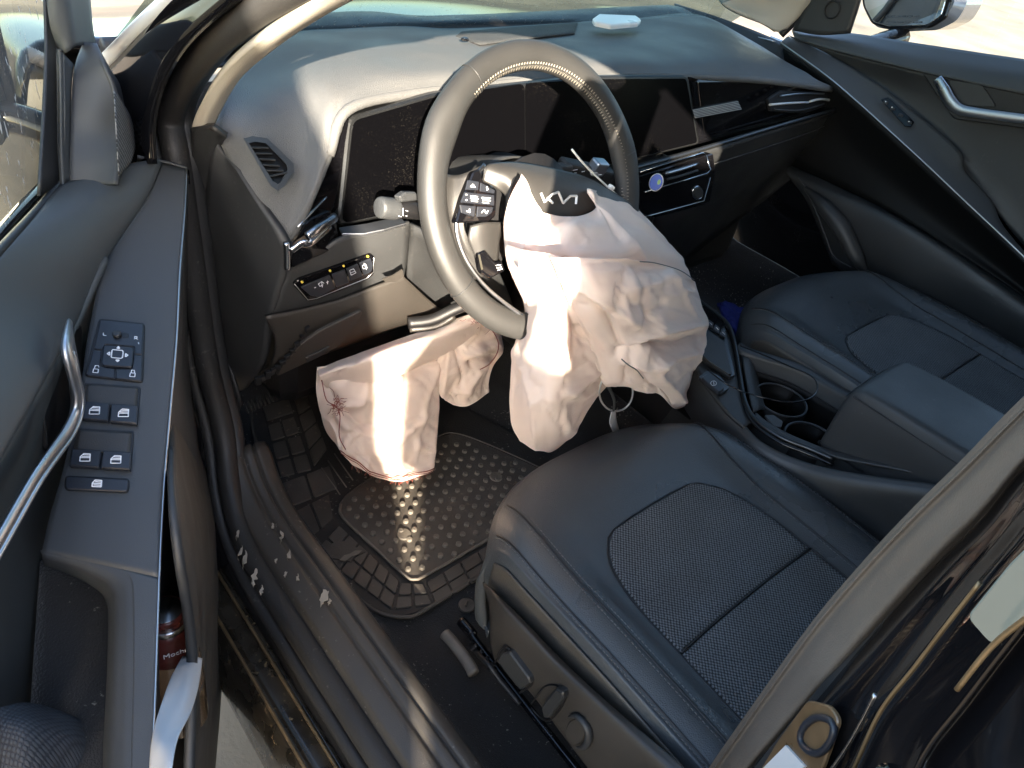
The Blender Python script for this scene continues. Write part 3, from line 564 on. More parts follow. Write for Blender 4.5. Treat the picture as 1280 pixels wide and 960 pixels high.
# switch bank panel
DL = (np.array([0, .088, .87]), np.array([0, -1, -.18]))
g = [[(360, 334), (400, 318), (430, 300), (470, 291), (512, 278)], [(356, 352), (400, 335), (432, 325), (470, 312), (511, 300)], [(346, 372), (395, 362), (432, 352), (470, 338), (509, 325)], [(337, 402), (385, 392), (430, 380), (470, 365), (505, 348)]]
rows = [pp(DL, r) for r in g]
for j in (1, 2, 3): rows[0][j] += np.array([0, .006, 0])
sheet('lower_panel', rows, 'vinyl', dash, t=.006)
bank = rnd(pp((DL[0] - np.array([0, .003, 0]), DL[1]), [(366, 355), (372, 349), (464, 317), (468, 322), (467, 342), (458, 349), (396, 374), (384, 376)]), .004)
bk = plate('switch_bank', bank, 'gloss', dash, t=.006, bev=.0012, up=.002)
DB = (DL[0] - np.array([0, .0062, 0]), DL[1])
for q in ([(376, 359), (412, 344), (419, 360), (398, 371), (388, 369)], [(415, 343), (431, 337), (436, 353), (421, 359)], [(433, 336), (447, 330), (453, 345), (438, 351)], [(449, 329), (463, 323), (466, 331), (464, 339), (455, 344)]):
    b = plate('dash_switch', rnd(pp(DB, q), .0012), 'button', bk, t=.003, bev=.0006, up=.001)
DI = (DL[0] - np.array([0, .0085, 0]), DL[1])
def icon(name, parent, pl, segs, r=.0005, m='icon'):
    v, f = merge([tube('', [P(a[0], a[1], pl=pl), P(b[0], b[1], pl=pl)], r, None, seg=4, curved=False, ret=True) for a, b in segs]); return mk(name, v, f, m, parent, smooth=False)
icon('switch_symbol', bk, DI, [((393, 360), (395, 359)), ((408, 353), (411, 352)), ((409.5, 351), (409.5, 355)), ((398, 355), (402, 352)), ((402, 352), (405, 354)), ((400, 358), (404, 356)), ((402, 352), (403, 359)), ((398, 355), (400, 358))])
icon('switch_symbol', bk, DI, [((437, 338), (442, 336)), ((438, 341), (444, 339)), ((439, 344), (445, 341)), ((437, 338), (439, 344)), ((442, 336), (445, 341))])
icon('switch_symbol', bk, DI, [((453, 332), (457, 330)), ((457, 330), (459, 335)), ((454, 336), (459, 335)), ((453, 332), (454, 336)), ((455, 329), (458, 337))])
for u, v in ((378, 353), (413, 339), (430, 333), (460, 321)):
    plate('indicator_light', disc(P(u, v, pl=DI), np.array([1, 0, 0]), unit([0, -.18, 1]), .0017, n=8), 'lamp_yellow', bk, t=.002, bev=0)
tube('bank_bright_edge', pp(DI, [(368, 355), (385, 375), (396, 373), (458, 348), (467, 340), (467, 322)]), .0006, 'silver_line', bk, curved=False)
# hanging knee panel with coin tray lid
KN = plane((-.70, .085, .76), (-.35, .075, .78), (-.5, .125, .62))
g = [[(337, 402), (385, 392), (430, 380), (470, 365), (507, 352), (512, 352)], [(345, 428), (390, 410), (430, 395), (470, 380), (508, 375), (540, 378)], [(338, 455), (380, 440), (430, 425), (475, 408), (520, 398), (560, 392)], [(330, 482), (372, 470), (420, 452), (475, 432), (530, 412), (578, 396)]]
rows = [pp(KN, r) for r in g]
for j in range(6): rows[0][j] += np.array([0, .012, 0]); rows[3][j] += np.array([0, .03, -.004]); rows[2][j] += np.array([0, -.004, 0])
sheet('knee_panel', rows, 'trim_brown', dash, t=.006, n=6)
KF = (KN[0] - np.array([0, .010, 0]), KN[1])
lid = [(352, 455), (372, 432), (400, 412), (452, 387), (451, 395), (425, 430), (405, 442), (345, 470)]
plate('tray_lid', rnd(pp(KF, lid), .006), 'trim_brown', dash, t=.005, bev=.0015, up=.002)
plate('tray_handle', rnd(pp((KF[0] - np.array([0, .004, 0]), KF[1]), [(382, 447), (412, 433), (409, 441), (384, 453)]), .001), 'trim_dark', dash, t=.004, bev=.001, up=.001)
# torn clips and edge where the panel has dropped
for k in range(11):
    f = k / 10; p = P(322 + 62 * f, 476 - 66 * f + 10 * math.sin(f * 3), y=.085)
    boxo('torn_clip', p, (.008, .006, rng.uniform(.006, .014)), 'black', dash, ax=[(1, rng.uniform(-.4, .4), rng.uniform(-.3, .3)), (0, 1, 0), (rng.uniform(-.3, .3), 0, 1)], bev=.001)
plate('split_edge', px('y', [(478, 349, .07), (492, 344, .07), (503, 337, .068), (505, 345, .068), (497, 352, .07), (482, 353, .07)]), 'trim_brown', dash, t=.002, bev=0)
# opening under the column
sheet('column_opening', [px('y', [(512, 280, .10), (545, 300, .06), (590, 330, .05), (625, 345, .05)]), px('y', [(510, 345, .11), (545, 350, .12), (590, 370, .12), (640, 380, .1)]), px('y', [(512, 402, .13), (540, 402, .13), (582, 392, .13), (645, 392, .1)])], 'trim_dark', dash, t=.006)
tube('knee_reinforcement', px('y', [(510, 404, .085), (540, 400, .07), (570, 386, .06), (600, 375, .05)]), .010, 'black', dash)
tube('knee_beam_edge', px('y', [(512, 412, .08), (545, 408, .062), (568, 395, .055)]), .006, 'trim_brown', dash)
# dark mass under and behind (column shroud, heater box)
boxo('heater_box', (.0, .36, .68), (1.36, .30, .44), 'black', dash, bev=.04)
boxo('centre_stack', (-.01, .18, .66), (.30, .12, .42), 'trim_dark', dash, bev=.02)
# centre: ledge bar, climate panel
CS = plane(P(770, 205, y=.105), P(1045, 135, y=.10), P(812, 268, y=.085))
tube('ledge_bar', [P(u, v, pl=CS) + np.array([0, -.004, 0]) for u, v in ((760, 217), (800, 206), (873, 186), (960, 160), (1046, 136))], .0055, 'dark_satin', dash, flat=((0, 0, 1), .9))
sheet('passenger_trim', [pp(SP, [(860, 96), (930, 99), (1000, 106), (1045, 112)]), pp(SP, [(866, 138), (930, 125), (1000, 122), (1045, 124)]), pp(SP, [(873, 180), (935, 163), (1000, 146), (1043, 134)])], 'gloss', dash, t=.008)
gl = plate('pattern_grille', pp((SP[0] - np.array([0, .003, 0]), SP[1]), [(866, 137), (922, 126), (927, 137), (869, 148)]), 'dark_satin', dash, t=.004, bev=.0005)
for k in range(6):
    f = (k + .5) / 6; a = P(866 + 3 * f, 137 + 11 * f, pl=(SP[0] - np.array([0, .0065, 0]), SP[1])); b = P(922 + 5 * f, 126 + 11 * f, pl=(SP[0] - np.array([0, .0065, 0]), SP[1]))
    boxo('grille_slat', (a + b) / 2, (np.linalg.norm(b - a), .001, .0021), 'bright_satin', gl, ax=[b - a, np.cross((0, -1, 0), b - a), (0, -1, 0)], bev=0)
vb = plate('air_vent', rnd(pp((SP[0] - np.array([0, .004, 0]), SP[1]), [(959, 124), (975, 113), (1040, 116), (1046, 128), (1005, 142), (962, 139)]), .005), 'black', dash, t=.01, bev=.002, up=.002)
SPv = (SP[0] - np.array([0, .012, 0]), SP[1])
tube('vent_blade', pp(SPv, [(962, 131), (985, 129), (1010, 128)]), .0030, 'bright_satin', vb, flat=((0, 0, 1), .8)); tube('vent_blade', pp(SPv, [(1012, 127), (1025, 124), (1038, 125)]), .0028, 'bright_satin', vb)
tube('vent_blade', pp(SPv, [(975, 120), (1000, 117), (1030, 117)]), .0018, 'satin', vb); tube('vent_blade', pp(SPv, [(968, 137), (1000, 138), (1030, 130)]), .002, 'trim_dark', vb)
clim = plate('climate_panel', rnd(pp(CS, [(780, 222), (886, 190), (889, 214), (882, 250), (878, 253), (814, 270), (790, 262)]), .006), 'gloss', dash, t=.02, bev=.002, up=.012)
CF = (CS[0] + np.array([0, -.0185, .004]), CS[1])
CG = (CS[0] + np.array([0, -.013, .004]), CS[1])
tube('panel_bright_edge', [P(u, v, pl=CG) for u, v in ((800, 215), (878, 191), (882, 192), (888, 212), (884, 217), (806, 240))], .0012, 'chrome', clim, curved=False)
tube('temperature_bar', [P(u, v, pl=CG) for u, v in ((832, 217), (850, 212), (872, 205))], .0032, 'satin', clim)
tube('temperature_bar', [P(u, v, pl=CG) for u, v in ((834, 224), (850, 220), (872, 213))], .0022, 'trim_dark', clim)
tube('knob_ring', [P(872 + 6.5 * math.cos(a), 241 + 8 * math.sin(a), pl=CG) for a in np.linspace(0, 2 * math.pi, 9)[:-1]], .0015, 'chrome', clim, closed=True, n=4, seg=6)
plate('knob', [P(872 + 5.5 * math.cos(a), 241 + 7 * math.sin(a), pl=CG) for a in np.linspace(0, 2 * math.pi, 17)[:-1]], 'trim_dark', clim, t=.006, bev=.001, up=.003)
tube('panel_lower_line', [P(u, v, pl=CG) for u, v in ((800, 272), (814, 269), (862, 256), (880, 251), (888, 222))], .0008, 'silver_line', clim, curved=False)
# passenger side lower dash and glovebox
g = [[(768, 222), (873, 192), (960, 165), (1046, 140)], [(800, 260), (885, 222), (965, 190), (1040, 160)], [(815, 300), (895, 255), (970, 215), (1020, 185)], [(830, 350), (890, 300), (950, 255), (1000, 215)]]
dep = [.105, .12, .15, .2]
sheet('glovebox_panel', [[P(u, v, y=dep[i]) for u, v in r] for i, r in enumerate(g)], 'trim_dark', dash, t=.01)
tube('glovebox_seam', [P(u, v, y=.108) for u, v in ((892, 205), (940, 190), (1000, 170), (1030, 158))], .0009, 'vinyl_door', dash)

# ================================================================== steering wheel
W0 = np.array([-.37, -.012, .93]); eR = unit([.391, -.06, -.068]); eU = np.array([0, .197, .372]); eU = unit(eU - eR * np.dot(eU, eR)); eN = np.cross(eR, eU)
wheel = thing('steering_wheel', 'grey leather steering wheel with stitched rim and burst open hub cover', 'steering wheel', W0)
def WP(u, v, h=0.): return P(u, v, pl=(W0 + eN * h, eN))
def ringp(a, r=1., h=0): return W0 + eR * math.cos(a) * .181 * r + eU * math.sin(a) * .192 * r + eN * h
N = 96; V = []; F = []; sg = 16
for i in range(N):
    a = 2 * math.pi * i / N; c = ringp(a); o = unit(c - W0); fat = 1 + .20 * math.exp(-((a - 2.75) / .20) ** 2) + .16 * math.exp(-((a - .4) / .2) ** 2)
    for s in range(sg):
        b = 2 * math.pi * s / sg; V.append(c + o * math.cos(b) * .0205 * fat + eN * math.sin(b) * .0165)
for i in range(N):
    for s in range(sg): F.append((i * sg + s, ((i + 1) % N) * sg + s, ((i + 1) % N) * sg + (s + 1) % sg, i * sg + (s + 1) % sg))
rim = mk('rim', V, F, 'wheel_leather', wheel)
for a in (2.30, .40, 3.9, 5.5):
    c = ringp(a); o = unit(c - W0)
    tube('rim_seam', [c + o * math.cos(b) * .0207 + eN * math.sin(b) * .0168 for b in np.linspace(0, 2 * math.pi, 14)[:-1]], .0009, 'trim_dark', rim, closed=True, n=2, seg=6)
# zigzag stitching along the inner edge of the rim
parts = []
for k in range(210):
    a = -.6 + 3.0 * k / 210; b = a + 3.0 / 210; w = .35 if k % 2 else 1.0; w2 = 1.35 - w
    def sp(a, ph): c = ringp(a); o = unit(c - W0); return c + (-o * math.cos(ph) * .0209 + eN * math.sin(ph) * .0169)
    parts.append(tube('', [sp(a, w), sp(b, w2)], .0005, None, seg=4, curved=False, ret=True))
v_, f_ = merge(parts); mk('rim_stitching', v_, f_, 'thread_light', rim, kind='stuff')
# spokes, hub, trim
def wplate(name, pts, m, parent=wheel, h=0., t=.01, bev=.002, r=.006): return plate(name, rnd([WP(u, v, h) for u, v in pts], r), m, parent, t=t, bev=bev, to=W0 + eN * 3)
sheet('spoke', [[WP(543, 205, .008), WP(553, 214, .004), WP(566, 219, -.002), WP(582, 216, .008), WP(603, 206, .014)], [WP(546, 240, .008), WP(556, 245, .004), WP(566, 246, .004), WP(578, 247, .010), WP(590, 246, .014)], [WP(553, 280, .008), WP(562, 281, .004), WP(568, 281, .004), WP(574, 281, .009), WP(580, 281, .012)],
                [WP(566, 318, .008), WP(575, 317, .003), WP(580, 316, .003), WP(586, 313, .008), WP(594, 310, .01)], [WP(590, 352, .008), WP(598, 348, .002), WP(604, 346, .002), WP(611, 343, .004), WP(620, 340, .006)]], 'wheel_plastic', wheel, t=.008)
tube('silver_strip', [WP(606, 206, .018), WP(596, 218, .018), WP(586, 236, .018), WP(578, 256, .017), WP(571, 277, .016), WP(574, 302, .014), WP(586, 330, .012), WP(606, 357, .010), WP(630, 378, .010), WP(652, 394, .010)], .0030, 'satin', wheel, flat=(eN, .7))
hub = sheet('hub_cover', [[WP(603, 226, .018), WP(607, 208, .020), WP(622, 203, .022), WP(652, 203, .026), WP(695, 211, .028), WP(735, 222, .026), WP(772, 243, .020), WP(800, 262, .012)],
      [WP(622, 237, .026), WP(628, 222, .034), WP(640, 215, .038), WP(662, 218, .044), WP(700, 228, .046), WP(738, 240, .042), WP(770, 255, .032), WP(792, 270, .018)],
      [WP(632, 248, .028), WP(638, 240, .038), WP(650, 240, .044), WP(675, 245, .050), WP(706, 252, .050), WP(738, 262, .046), WP(765, 275, .034), WP(785, 285, .02)],
      [WP(628, 280, .026), WP(640, 280, .036), WP(655, 285, .042), WP(680, 290, .046), WP(710, 295, .046), WP(740, 300, .04), WP(762, 305, .03), WP(780, 312, .018)]], 'wheel_plastic', wheel, t=.004, n=6)
sheet('hub_lower_left', [[WP(588, 282, .018), WP(606, 278, .024), WP(630, 278, .02)], [WP(586, 300, .016), WP(606, 298, .022), WP(626, 300, .016)], [WP(594, 322, .012), WP(608, 330, .016), WP(622, 332, .012)]], 'wheel_plastic', wheel, t=.005)
# torn edge of the flap
tube('flap_seam', [WP(652, 208, .030), WP(649, 216, .036), WP(643, 223, .040), WP(640, 232, .042), WP(636, 246, .040), WP(633, 262, .036)], .0020, 'black', wheel)
wplate('hub_cavity', [(600, 215), (660, 215), (640, 300), (620, 345), (590, 300)], 'black', h=.002, t=.02)
tube('steering_hub', [W0 - eN * .09, W0 - eN * .03, W0 + eN * .0], [.07, .055, .06], 'black', wheel, curved=False, seg=20)
# switch pod
pod = wplate('switch_pod', [(592, 214), (600, 211), (604, 225), (622, 237), (620, 270), (612, 277), (570, 279), (579, 246)], 'gloss', h=.021, t=.012, r=.004)
def key(pts): return plate('pod_button', rnd([WP(u, v, .0225) for u, v in pts], .001), 'button', pod, t=.002, bev=.0006, to=W0 + eN * 3)
key([(585, 225), (599, 227), (598, 238), (582, 237)]); key([(601, 228), (619, 238), (618, 242), (600, 239)])
key([(581, 240), (618, 244), (618, 257), (576, 253)]); key([(575, 256), (595, 258), (593, 271), (577, 266)]); key([(597, 258), (617, 259), (615, 266), (608, 271), (596, 271)])
def wi(segs, parent=pod, r=.0008, h=.0238): v, f = merge([tube('', [WP(a[0], a[1], h), WP(b[0], b[1], h)], r, None, seg=4, curved=False, ret=True) for a, b in segs]); return mk('switch_symbol', v, f, 'icon', parent, smooth=False)
wi([((588, 233), (594, 234)), ((591, 230), (591, 234)), ((589, 232), (593, 232))]); wi([((608, 234), (610, 237)), ((609, 233), (609, 238))]); wi([((582, 243), (584, 243.5)), ((582, 250), (584, 250)), ((583, 249), (583, 251))])
wi([((588, 245), (597, 246)), ((588, 248), (598, 249)), ((589, 251), (597, 252))]); wi([((602, 247), (613, 248)), ((603, 250), (613, 251)), ((603, 253), (611, 254))])
wi([((583, 264), (588, 265)), ((587, 261), (587, 266))]); wi([((602, 266), (605, 262)), ((605, 262), (608, 267)), ((608, 267), (610, 263))])
lo = wplate('lower_pod', [(598, 316), (607, 312), (619, 327), (628, 326), (632, 338), (614, 348), (603, 340)], 'gloss', h=.022, t=.012, r=.003)
wi([((620, 332), (626, 331)), ((621, 335), (627, 334)), ((622, 338), (628, 336))], lo, .0007, .0235)
# maker's emblem: three slanted strokes
em = [[(676, 240), (679, 240), (684, 251), (681, 251)], [(681, 251), (684, 251), (692, 242), (689, 241)], [(684, 245), (687, 244), (692, 251), (689, 252)],
      [(689, 241), (695, 239), (699, 240), (693, 243)], [(695, 240), (700, 240), (705, 252), (701, 252)], [(701, 252), (705, 252), (714, 243), (711, 242)], [(711, 242), (720, 242), (723, 246), (714, 246)], [(719, 242), (723, 244), (721, 254), (718, 252)]]
E_ = (W0 + eN * .0535, eN)
v_, f_ = merge([plate('', [P(u + 1, v + 2, pl=E_) for u, v in q], None, t=.004, bev=0, ret=True, to=W0 + eN * 3) for q in em]); 
v_, f_ = merge([tube('', [P(a[0], a[1], pl=E_), P(b[0], b[1], pl=E_)], .0018, None, seg=6, curved=False, ret=True) for a, b in
   (((676, 241), (681, 253)), ((681, 252), (690, 243)), ((684, 247), (691, 254)), ((690, 243), (698, 240)), ((698, 240), (704, 254)), ((704, 254), (713, 245)), ((713, 245), (721, 245)), ((721, 245), (720, 255)))])
mk('brand_emblem', v_, f_, 'bright_satin', wheel, smooth=False)
# column with stalks
colm = thing('steering_column', 'black steering column shroud behind the wheel with light and wiper stalks', 'steering column', W0 - eN * .1)
sheet('column_shroud', [[W0 - eN * .02 + eR * a + eU * b for a, b in ((-.07, 0), (-.05, .05), (.05, .05), (.07, 0), (.05, -.06), (-.05, -.06), (-.07, 0))], [W0 - eN * .14 + eR * a + eU * b for a, b in ((-.08, 0), (-.06, .06), (.06, .06), (.08, 0), (.06, -.07), (-.06, -.07), (-.08, 0))], [W0 - eN * .24 + eR * a + eU * b for a, b in ((-.08, 0), (-.06, .05), (.06, .05), (.08, 0), (.06, -.07), (-.06, -.07), (-.08, 0))]], 'trim_dark', colm, t=.003, to=W0 + np.array([0, 0, -5]))
st = tube('light_stalk', [P(494, 261, y=.045), P(515, 262, y=.045), P(545, 268, y=.05)], [.0125, .013, .010], 'black', colm, seg=18)
kn = tube('stalk_knob', [P(473, 259, y=.045), P(476, 259.2, y=.045), P(492, 261, y=.045), P(497, 261, y=.045)], [.011, .0145, .0148, .0135], 'vinyl_door', st, seg=22, n=3)
plate('stalk_top', rnd(px('y', [(500, 246, .035), (508, 240, .04), (520, 240, .045), (528, 250, .045), (503, 253, .035)]), .002), 'vinyl_door', st, t=.01, bev=.002)
icon('switch_symbol', st, (P(505, 263, y=.029), unit(CAM - P(505, 263, y=.045))), [((498, 262), (500, 265)), ((500, 265), (497, 268)), ((504, 260), (504, 270)), ((507, 263), (510, 264)), ((498, 270), (502, 271)), ((507, 270), (509, 270)), ((497, 265), (499, 261))], .0004)
ws_ = boxo('wiper_stalk', P(733, 213, y=.045), (.115, .022, .024), 'trim_dark', colm, ax=[P(765, 219, y=.04) - P(700, 206, y=.055), (0, 1, .3), (0, -.3, 1)], bev=.005)
boxo('stalk_end', P(703, 212, y=.045), (.03, .02, .02), 'vinyl_door', ws_, bev=.005); boxo('stalk_dial', P(747, 209, y=.035), (.03, .02, .026), 'satin', ws_, ax=[(1, 0, -.2), (0, 1, .3), (.2, -.3, 1)], bev=.004)
icon('switch_symbol', ws_, (P(730, 216, y=.022), unit(CAM - P(730, 216, y=.04))), [((698, 208), (704, 207)), ((699, 210), (705, 209)), ((716, 213), (722, 212)), ((718, 216), (721, 216)), ((727, 215), (731, 214)), ((736, 212), (740, 219)), ((748, 219), (752, 218)), ((743, 216), (747, 216))], .0006)

# ================================================================== driver's door (open)
door = thing('driver_door', 'open near door with chrome handle, window switches and black window frame', 'car door', DW(.5, .05, .3))
AP = plane(D(225, 337, .163), D(205, 607, .172), D(98, 500, .086)); nA = unit(AP[1]); nA = nA if np.dot(nA, CAM - AP[0]) > 0 else -nA
APl = lambda h: (AP[0] + nA * h, nA)
def ap(h, pts): return [P(u, v, pl=APl(h)) for u, v in pts]
g = []
for a, b in (((76, 229, .04), (203, 203)), ((46, 266, .04), (182, 251)), ((10, 306, .04), (134, 323)), ((-25, 345, .04), (97, 401)), ((-65, 400, .04), (58, 472, .085)), ((-120, 480, .04), (6, 566, .085)), ((-200, 600, .04), (-60, 684, .085))):
    p = D(*a); q = ap(.003, [b])[0] if len(b) == 2 else D(*b); nm = unit(np.cross(DS, q - p)); nm = nm if nm[2] > 0 else -nm
    g.append([p, p * .66 + q * .34 + nm * .004, p * .33 + q * .67 + nm * .007, p * .08 + q * .92 + nm * .005, q])
sheet('upper_trim', g, 'pad_door', door, t=.006, n=6)
sheet('trim_end_cap', [[D(172, 197, .105), ap(.003, [(203, 203)])[0], ap(0, [(233, 211)])[0]], [D(172, 205, .10), ap(-.03, [(203, 208)])[0], ap(-.03, [(233, 216)])[0]]], 'vinyl_door', door, t=.003)
tube('belt_seal', dp([(78, 228, .037), (46, 264, .037), (8, 304, .037), (-28, 343, .037), (-70, 400, .037)]), .0045, 'black', door)
g = [ap(0, r) for r in ([(203, 203), (213, 205.5), (223, 208), (233, 211)], [(182, 251), (198, 254), (214, 258), (231, 262)], [(134, 323), (164, 327), (195, 332), (225, 337)], [(112, 408), (148, 412), (185, 417), (221, 422)],
     [(98, 500), (136, 504), (175, 508), (213, 512)], [(78, 590), (120, 596), (162, 601), (205, 607)], [(62, 645), (110, 652), (156, 659), (202, 665)], [(52, 690), (101, 700), (150, 711), (199, 722)])]
AR = sheet('armrest', g, 'vinyl_door', door, t=.005, n=6)
g = [[(50, 688), (52, 694), (53, 699), (54, 706)], [(95, 696), (93, 703), (91, 710), (90, 720)], [(137, 703), (131, 716), (127, 726), (122, 738)], [(165, 722), (152, 734), (141, 743), (133, 754)], [(168, 765), (155, 770), (143, 774), (135, 778)], [(167, 850), (153, 851), (140, 852), (133, 853)], [(165, 930), (151, 930), (137, 930), (129, 930)], [(164, 1000), (150, 1000), (135, 1000), (127, 1000)]]
g = [[ap(h, [q])[0] for q, h in zip(r, (0, -.002, -.009, -.035))] for r in g]
sheet('pocket_rim', g, 'vinyl_door', door, t=.003, n=6)
g = [[(150, 711), (175, 716.5), (199, 722)], [(163, 724), (182, 738), (198, 750)], [(166, 765), (182, 780), (197, 790)], [(166, 850), (180, 860), (194, 865)], [(164, 930), (178, 940), (191, 945)], [(163, 1000), (177, 1010), (188, 1015)]]
sheet('armrest_strip', [ap(0, r) for r in g], 'vinyl_door', door, t=.004, n=5)
EDGE = [(231, 262), (225, 337), (221, 422), (213, 512), (205, 607), (199, 722), (194, 865), (190, 955), (187, 1015)]
tube('bright_edge', ap(.001, [(233, 211)] + EDGE), .0010, 'silver_line', door)
# door card behind handle and pocket
g = [[(135, 322, .092), (100, 400, .075), (60, 470, .07), (5, 563, .07), (-60, 684, .07)], [(140, 380, .065), (110, 440, .058), (80, 520, .055), (20, 620, .055), (-60, 740, .055)], [(140, 480, .05), (110, 540, .05), (80, 620, .05), (20, 700, .05), (-60, 800, .055)],
     [(150, 640, .05), (110, 700, .05), (70, 760, .05), (10, 820, .055), (-60, 860, .06)], [(150, 800, .04), (110, 840, .045), (70, 880, .05), (10, 920, .06), (-60, 960, .06)], [(150, 1000, .04), (110, 1020, .045), (70, 1040, .05), (10, 1060, .06), (-60, 1080, .06)]]
sheet('door_card', [dp(r) for r in g], 'pad_door', door, t=.006, n=6)
sheet('pocket_floor', [[P(50, 700, z=.735), P(145, 730, z=.72)], [P(40, 850, z=.70), P(145, 860, z=.70)], [P(30, 1000, z=.69), P(145, 1000, z=.69)]], 'carpet', door, t=.004)
g = [[(0, 884, .075), (30, 878, .085), (62, 884, .095), (100, 900, .11), (128, 928, .12), (140, 965, .125)], [(0, 920, .08), (30, 915, .095), (60, 918, .105), (92, 930, .115), (115, 950, .12), (128, 985, .125)], [(0, 1000, .08), (30, 1000, .095), (60, 1000, .105), (90, 1000, .11), (110, 1010, .115), (120, 1030, .12)]]
sheet('armrest_pad', [dp(r) for r in g], 'cloth_door', door, t=.006, n=6)
# handle cup, chrome pull
plate('handle_cup', rnd(dp([(100, 404, .072), (100, 500, .066), (92, 545, .062), (58, 566, .06), (52, 520, .06), (58, 470, .062), (80, 425, .068)]), .008), 'black', door, t=.004, bev=.001, up=.002)
hp = dp([(87, 404, .092), (85, 420, .096), (84, 437, .100), (90, 462, .102), (97, 492, .102), (95, 517, .100), (84, 543, .098), (66, 568, .095), (45, 598, .092), (26, 630, .090), (0, 676, .088), (-40, 745, .085)])
tube('door_pull', hp, [.005, .0080, .0090, .0085, .0080, .0085, .0090, .0080, .0075, .0075, .0075, .0075], 'satin', door, seg=16, flat=(DN, .5))
tube('door_pull_ridge', [p + DN * .0035 + np.array([0, 0, -.002]) for p in hp[2:]], .0022, 'satin', door, seg=8)
plate('handle_bezel', rnd(dp([(88, 401, .087), (98, 450, .087), (104, 495, .086), (100, 530, .084), (92, 556, .084), (84, 550, .08), (92, 505, .08), (86, 440, .083)]), .004), 'satin', door, t=.004, bev=.001, up=.001)
# switch panel plane follows the armrest
H0 = .002
def aplate(name, pts, m, parent=door, h=H0, t=.006, bev=.0008, r=.002): return plate(name, rnd(ap(h, pts), r), m, parent, t=t, bev=bev)
aplate('panel_gap', [(123.5, 397.5), (181, 403.5), (178.5, 478), (105, 469.5)], 'black', h=H0 + .0002, r=.005)
b1 = aplate('mirror_switch_panel', [(125.5, 399.5), (179, 405), (177.5, 443), (168, 442), (168, 433), (131, 430), (128, 437), (117, 436)], 'button', h=H0 + .0014, r=.0015)
b2 = aplate('unlock_button', [(116.5, 437.5), (127, 438.5), (125, 458), (144, 461), (143, 473), (107.5, 468.5)], 'button', h=H0 + .0014, r=.0015)
b3 = aplate('lock_button', [(167.5, 444), (177.5, 445), (176.5, 476), (144.5, 473), (145, 461), (165, 461)], 'button', h=H0 + .0014, r=.0015)
b4 = aplate('mirror_adjust_pad', [(129.5, 431), (166.5, 434), (165, 459), (126.5, 456.5)], 'button', h=H0 + .004, t=.006, r=.004)
def sym(parent, h, segs, r=.00045, m='icon'):
    v, f = merge([tube('', [P(a[0], a[1], pl=APl(h)), P(b[0], b[1], pl=APl(h))], r, None, seg=4, curved=False, ret=True) for a, b in segs]); return mk('switch_symbol', v, f, m, parent, smooth=False)
def loop(p): return [(p[i], p[(i + 1) % len(p)]) for i in range(len(p))]
sym(b4, H0 + .0042, loop([(141, 437), (153, 438), (154, 440), (153, 447), (151, 448), (140, 447), (139, 446), (140, 438)]), .0006)
for q in ([(148, 433), (149.5, 435.5), (146, 435.3)], [(147, 452), (149, 450), (145, 450)], [(134, 442), (137, 440), (137, 444)], [(160, 444), (157, 442), (157, 446)]): sym(b4, H0 + .0043, loop(q), .0007)
sym(b2, H0 + .0016, loop([(117, 461), (123, 461.5), (122.5, 466), (116, 465.5)]) + [((118, 460.5), (119, 457)), ((119, 457), (123, 457)), ((123, 457), (123.5, 459))])
sym(b3, H0 + .0016, loop([(163, 466), (169, 466.5), (168.5, 471), (162, 470.5)]) + [((164, 465.5), (164.5, 462.5)), ((164.5, 462.5), (168, 463)), ((168, 463), (168.3, 466))])
sym(b1, H0 + .0016, [((129, 416), (129, 419)), ((129, 419), (133, 419.5))]); sym(b1, H0 + .0016, [((168, 424), (168.5, 420.5)), ((168.5, 420.5), (171.5, 421)), ((171.5, 421), (171, 422.5)), ((169, 422.5), (172, 424)), ((173, 428), (173.5, 430))])
k_ = aplate('selector_slot', [(141, 414), (161, 416), (161, 423), (140, 421)], 'black', parent=b1, h=H0 + .0018, t=.002, bev=.0003, r=.004)
c = P(146, 417.5, pl=APl(H0 + .004)); ua = unit(P(160, 419, pl=APl(0)) - P(140, 417, pl=APl(0))); wa = np.cross(nA, ua)
plate('selector_knob', disc(c, ua, wa, .0042), 'trim_dark', b1, t=.004, bev=.001, up=.002)
# window switches: two wells with two rocker buttons each, child lock
def well(o, mid, name):
    (a, b, c_, d) = o
    w = aplate(name, o, 'black', h=H0 - .0005, t=.004, bev=.0002, r=.003)
    A_ = [np.array(q, float) for q in o]
    def L(s, t): return tuple((A_[0] * (1 - s) + A_[1] * s) * (1 - t) + (A_[3] * (1 - s) + A_[2] * s) * t)
    sheet('switch_well', [ap(H0 + .0006, [L(.03, .04), L(.5, .04), L(.96, .04)]), ap(H0 + .0006, [L(.03, .3), L(.5, .3), L(.96, .3)]), ap(H0 + .0006, [L(.03, .60), L(.5, .60), L(.96, .60)])], 'trim_brown', w, t=.001)
    for k, (s0, s1) in enumerate(((.01, .485), (.515, .98))):
        q = [L(s0, mid), L(s1, mid), L(s1, .97), L(s0, .97)]
        bb = aplate('window_switch', q, 'button', parent=w, h=H0 + .0045, t=.005, bev=.0010, r=.001)
        cx, cy = (q[0][0] + q[2][0]) / 2, (q[0][1] + q[2][1]) / 2 - 1
        S_ = H0 + .0048
        sym(bb, S_, loop([(cx - 7, cy + 5), (cx - 6.5, cy - .5), (cx - 2, cy - 4.5), (cx + 6, cy - 4), (cx + 5.5, cy + 5)]) + [((cx - 6.5, cy + .6), (cx + 5.8, cy + .8)), ((cx - 5, cy - 1), (cx + 5, cy - .7)), ((cx - 3, cy - 3), (cx + 5.5, cy - 2.6))], .0005)
    return w
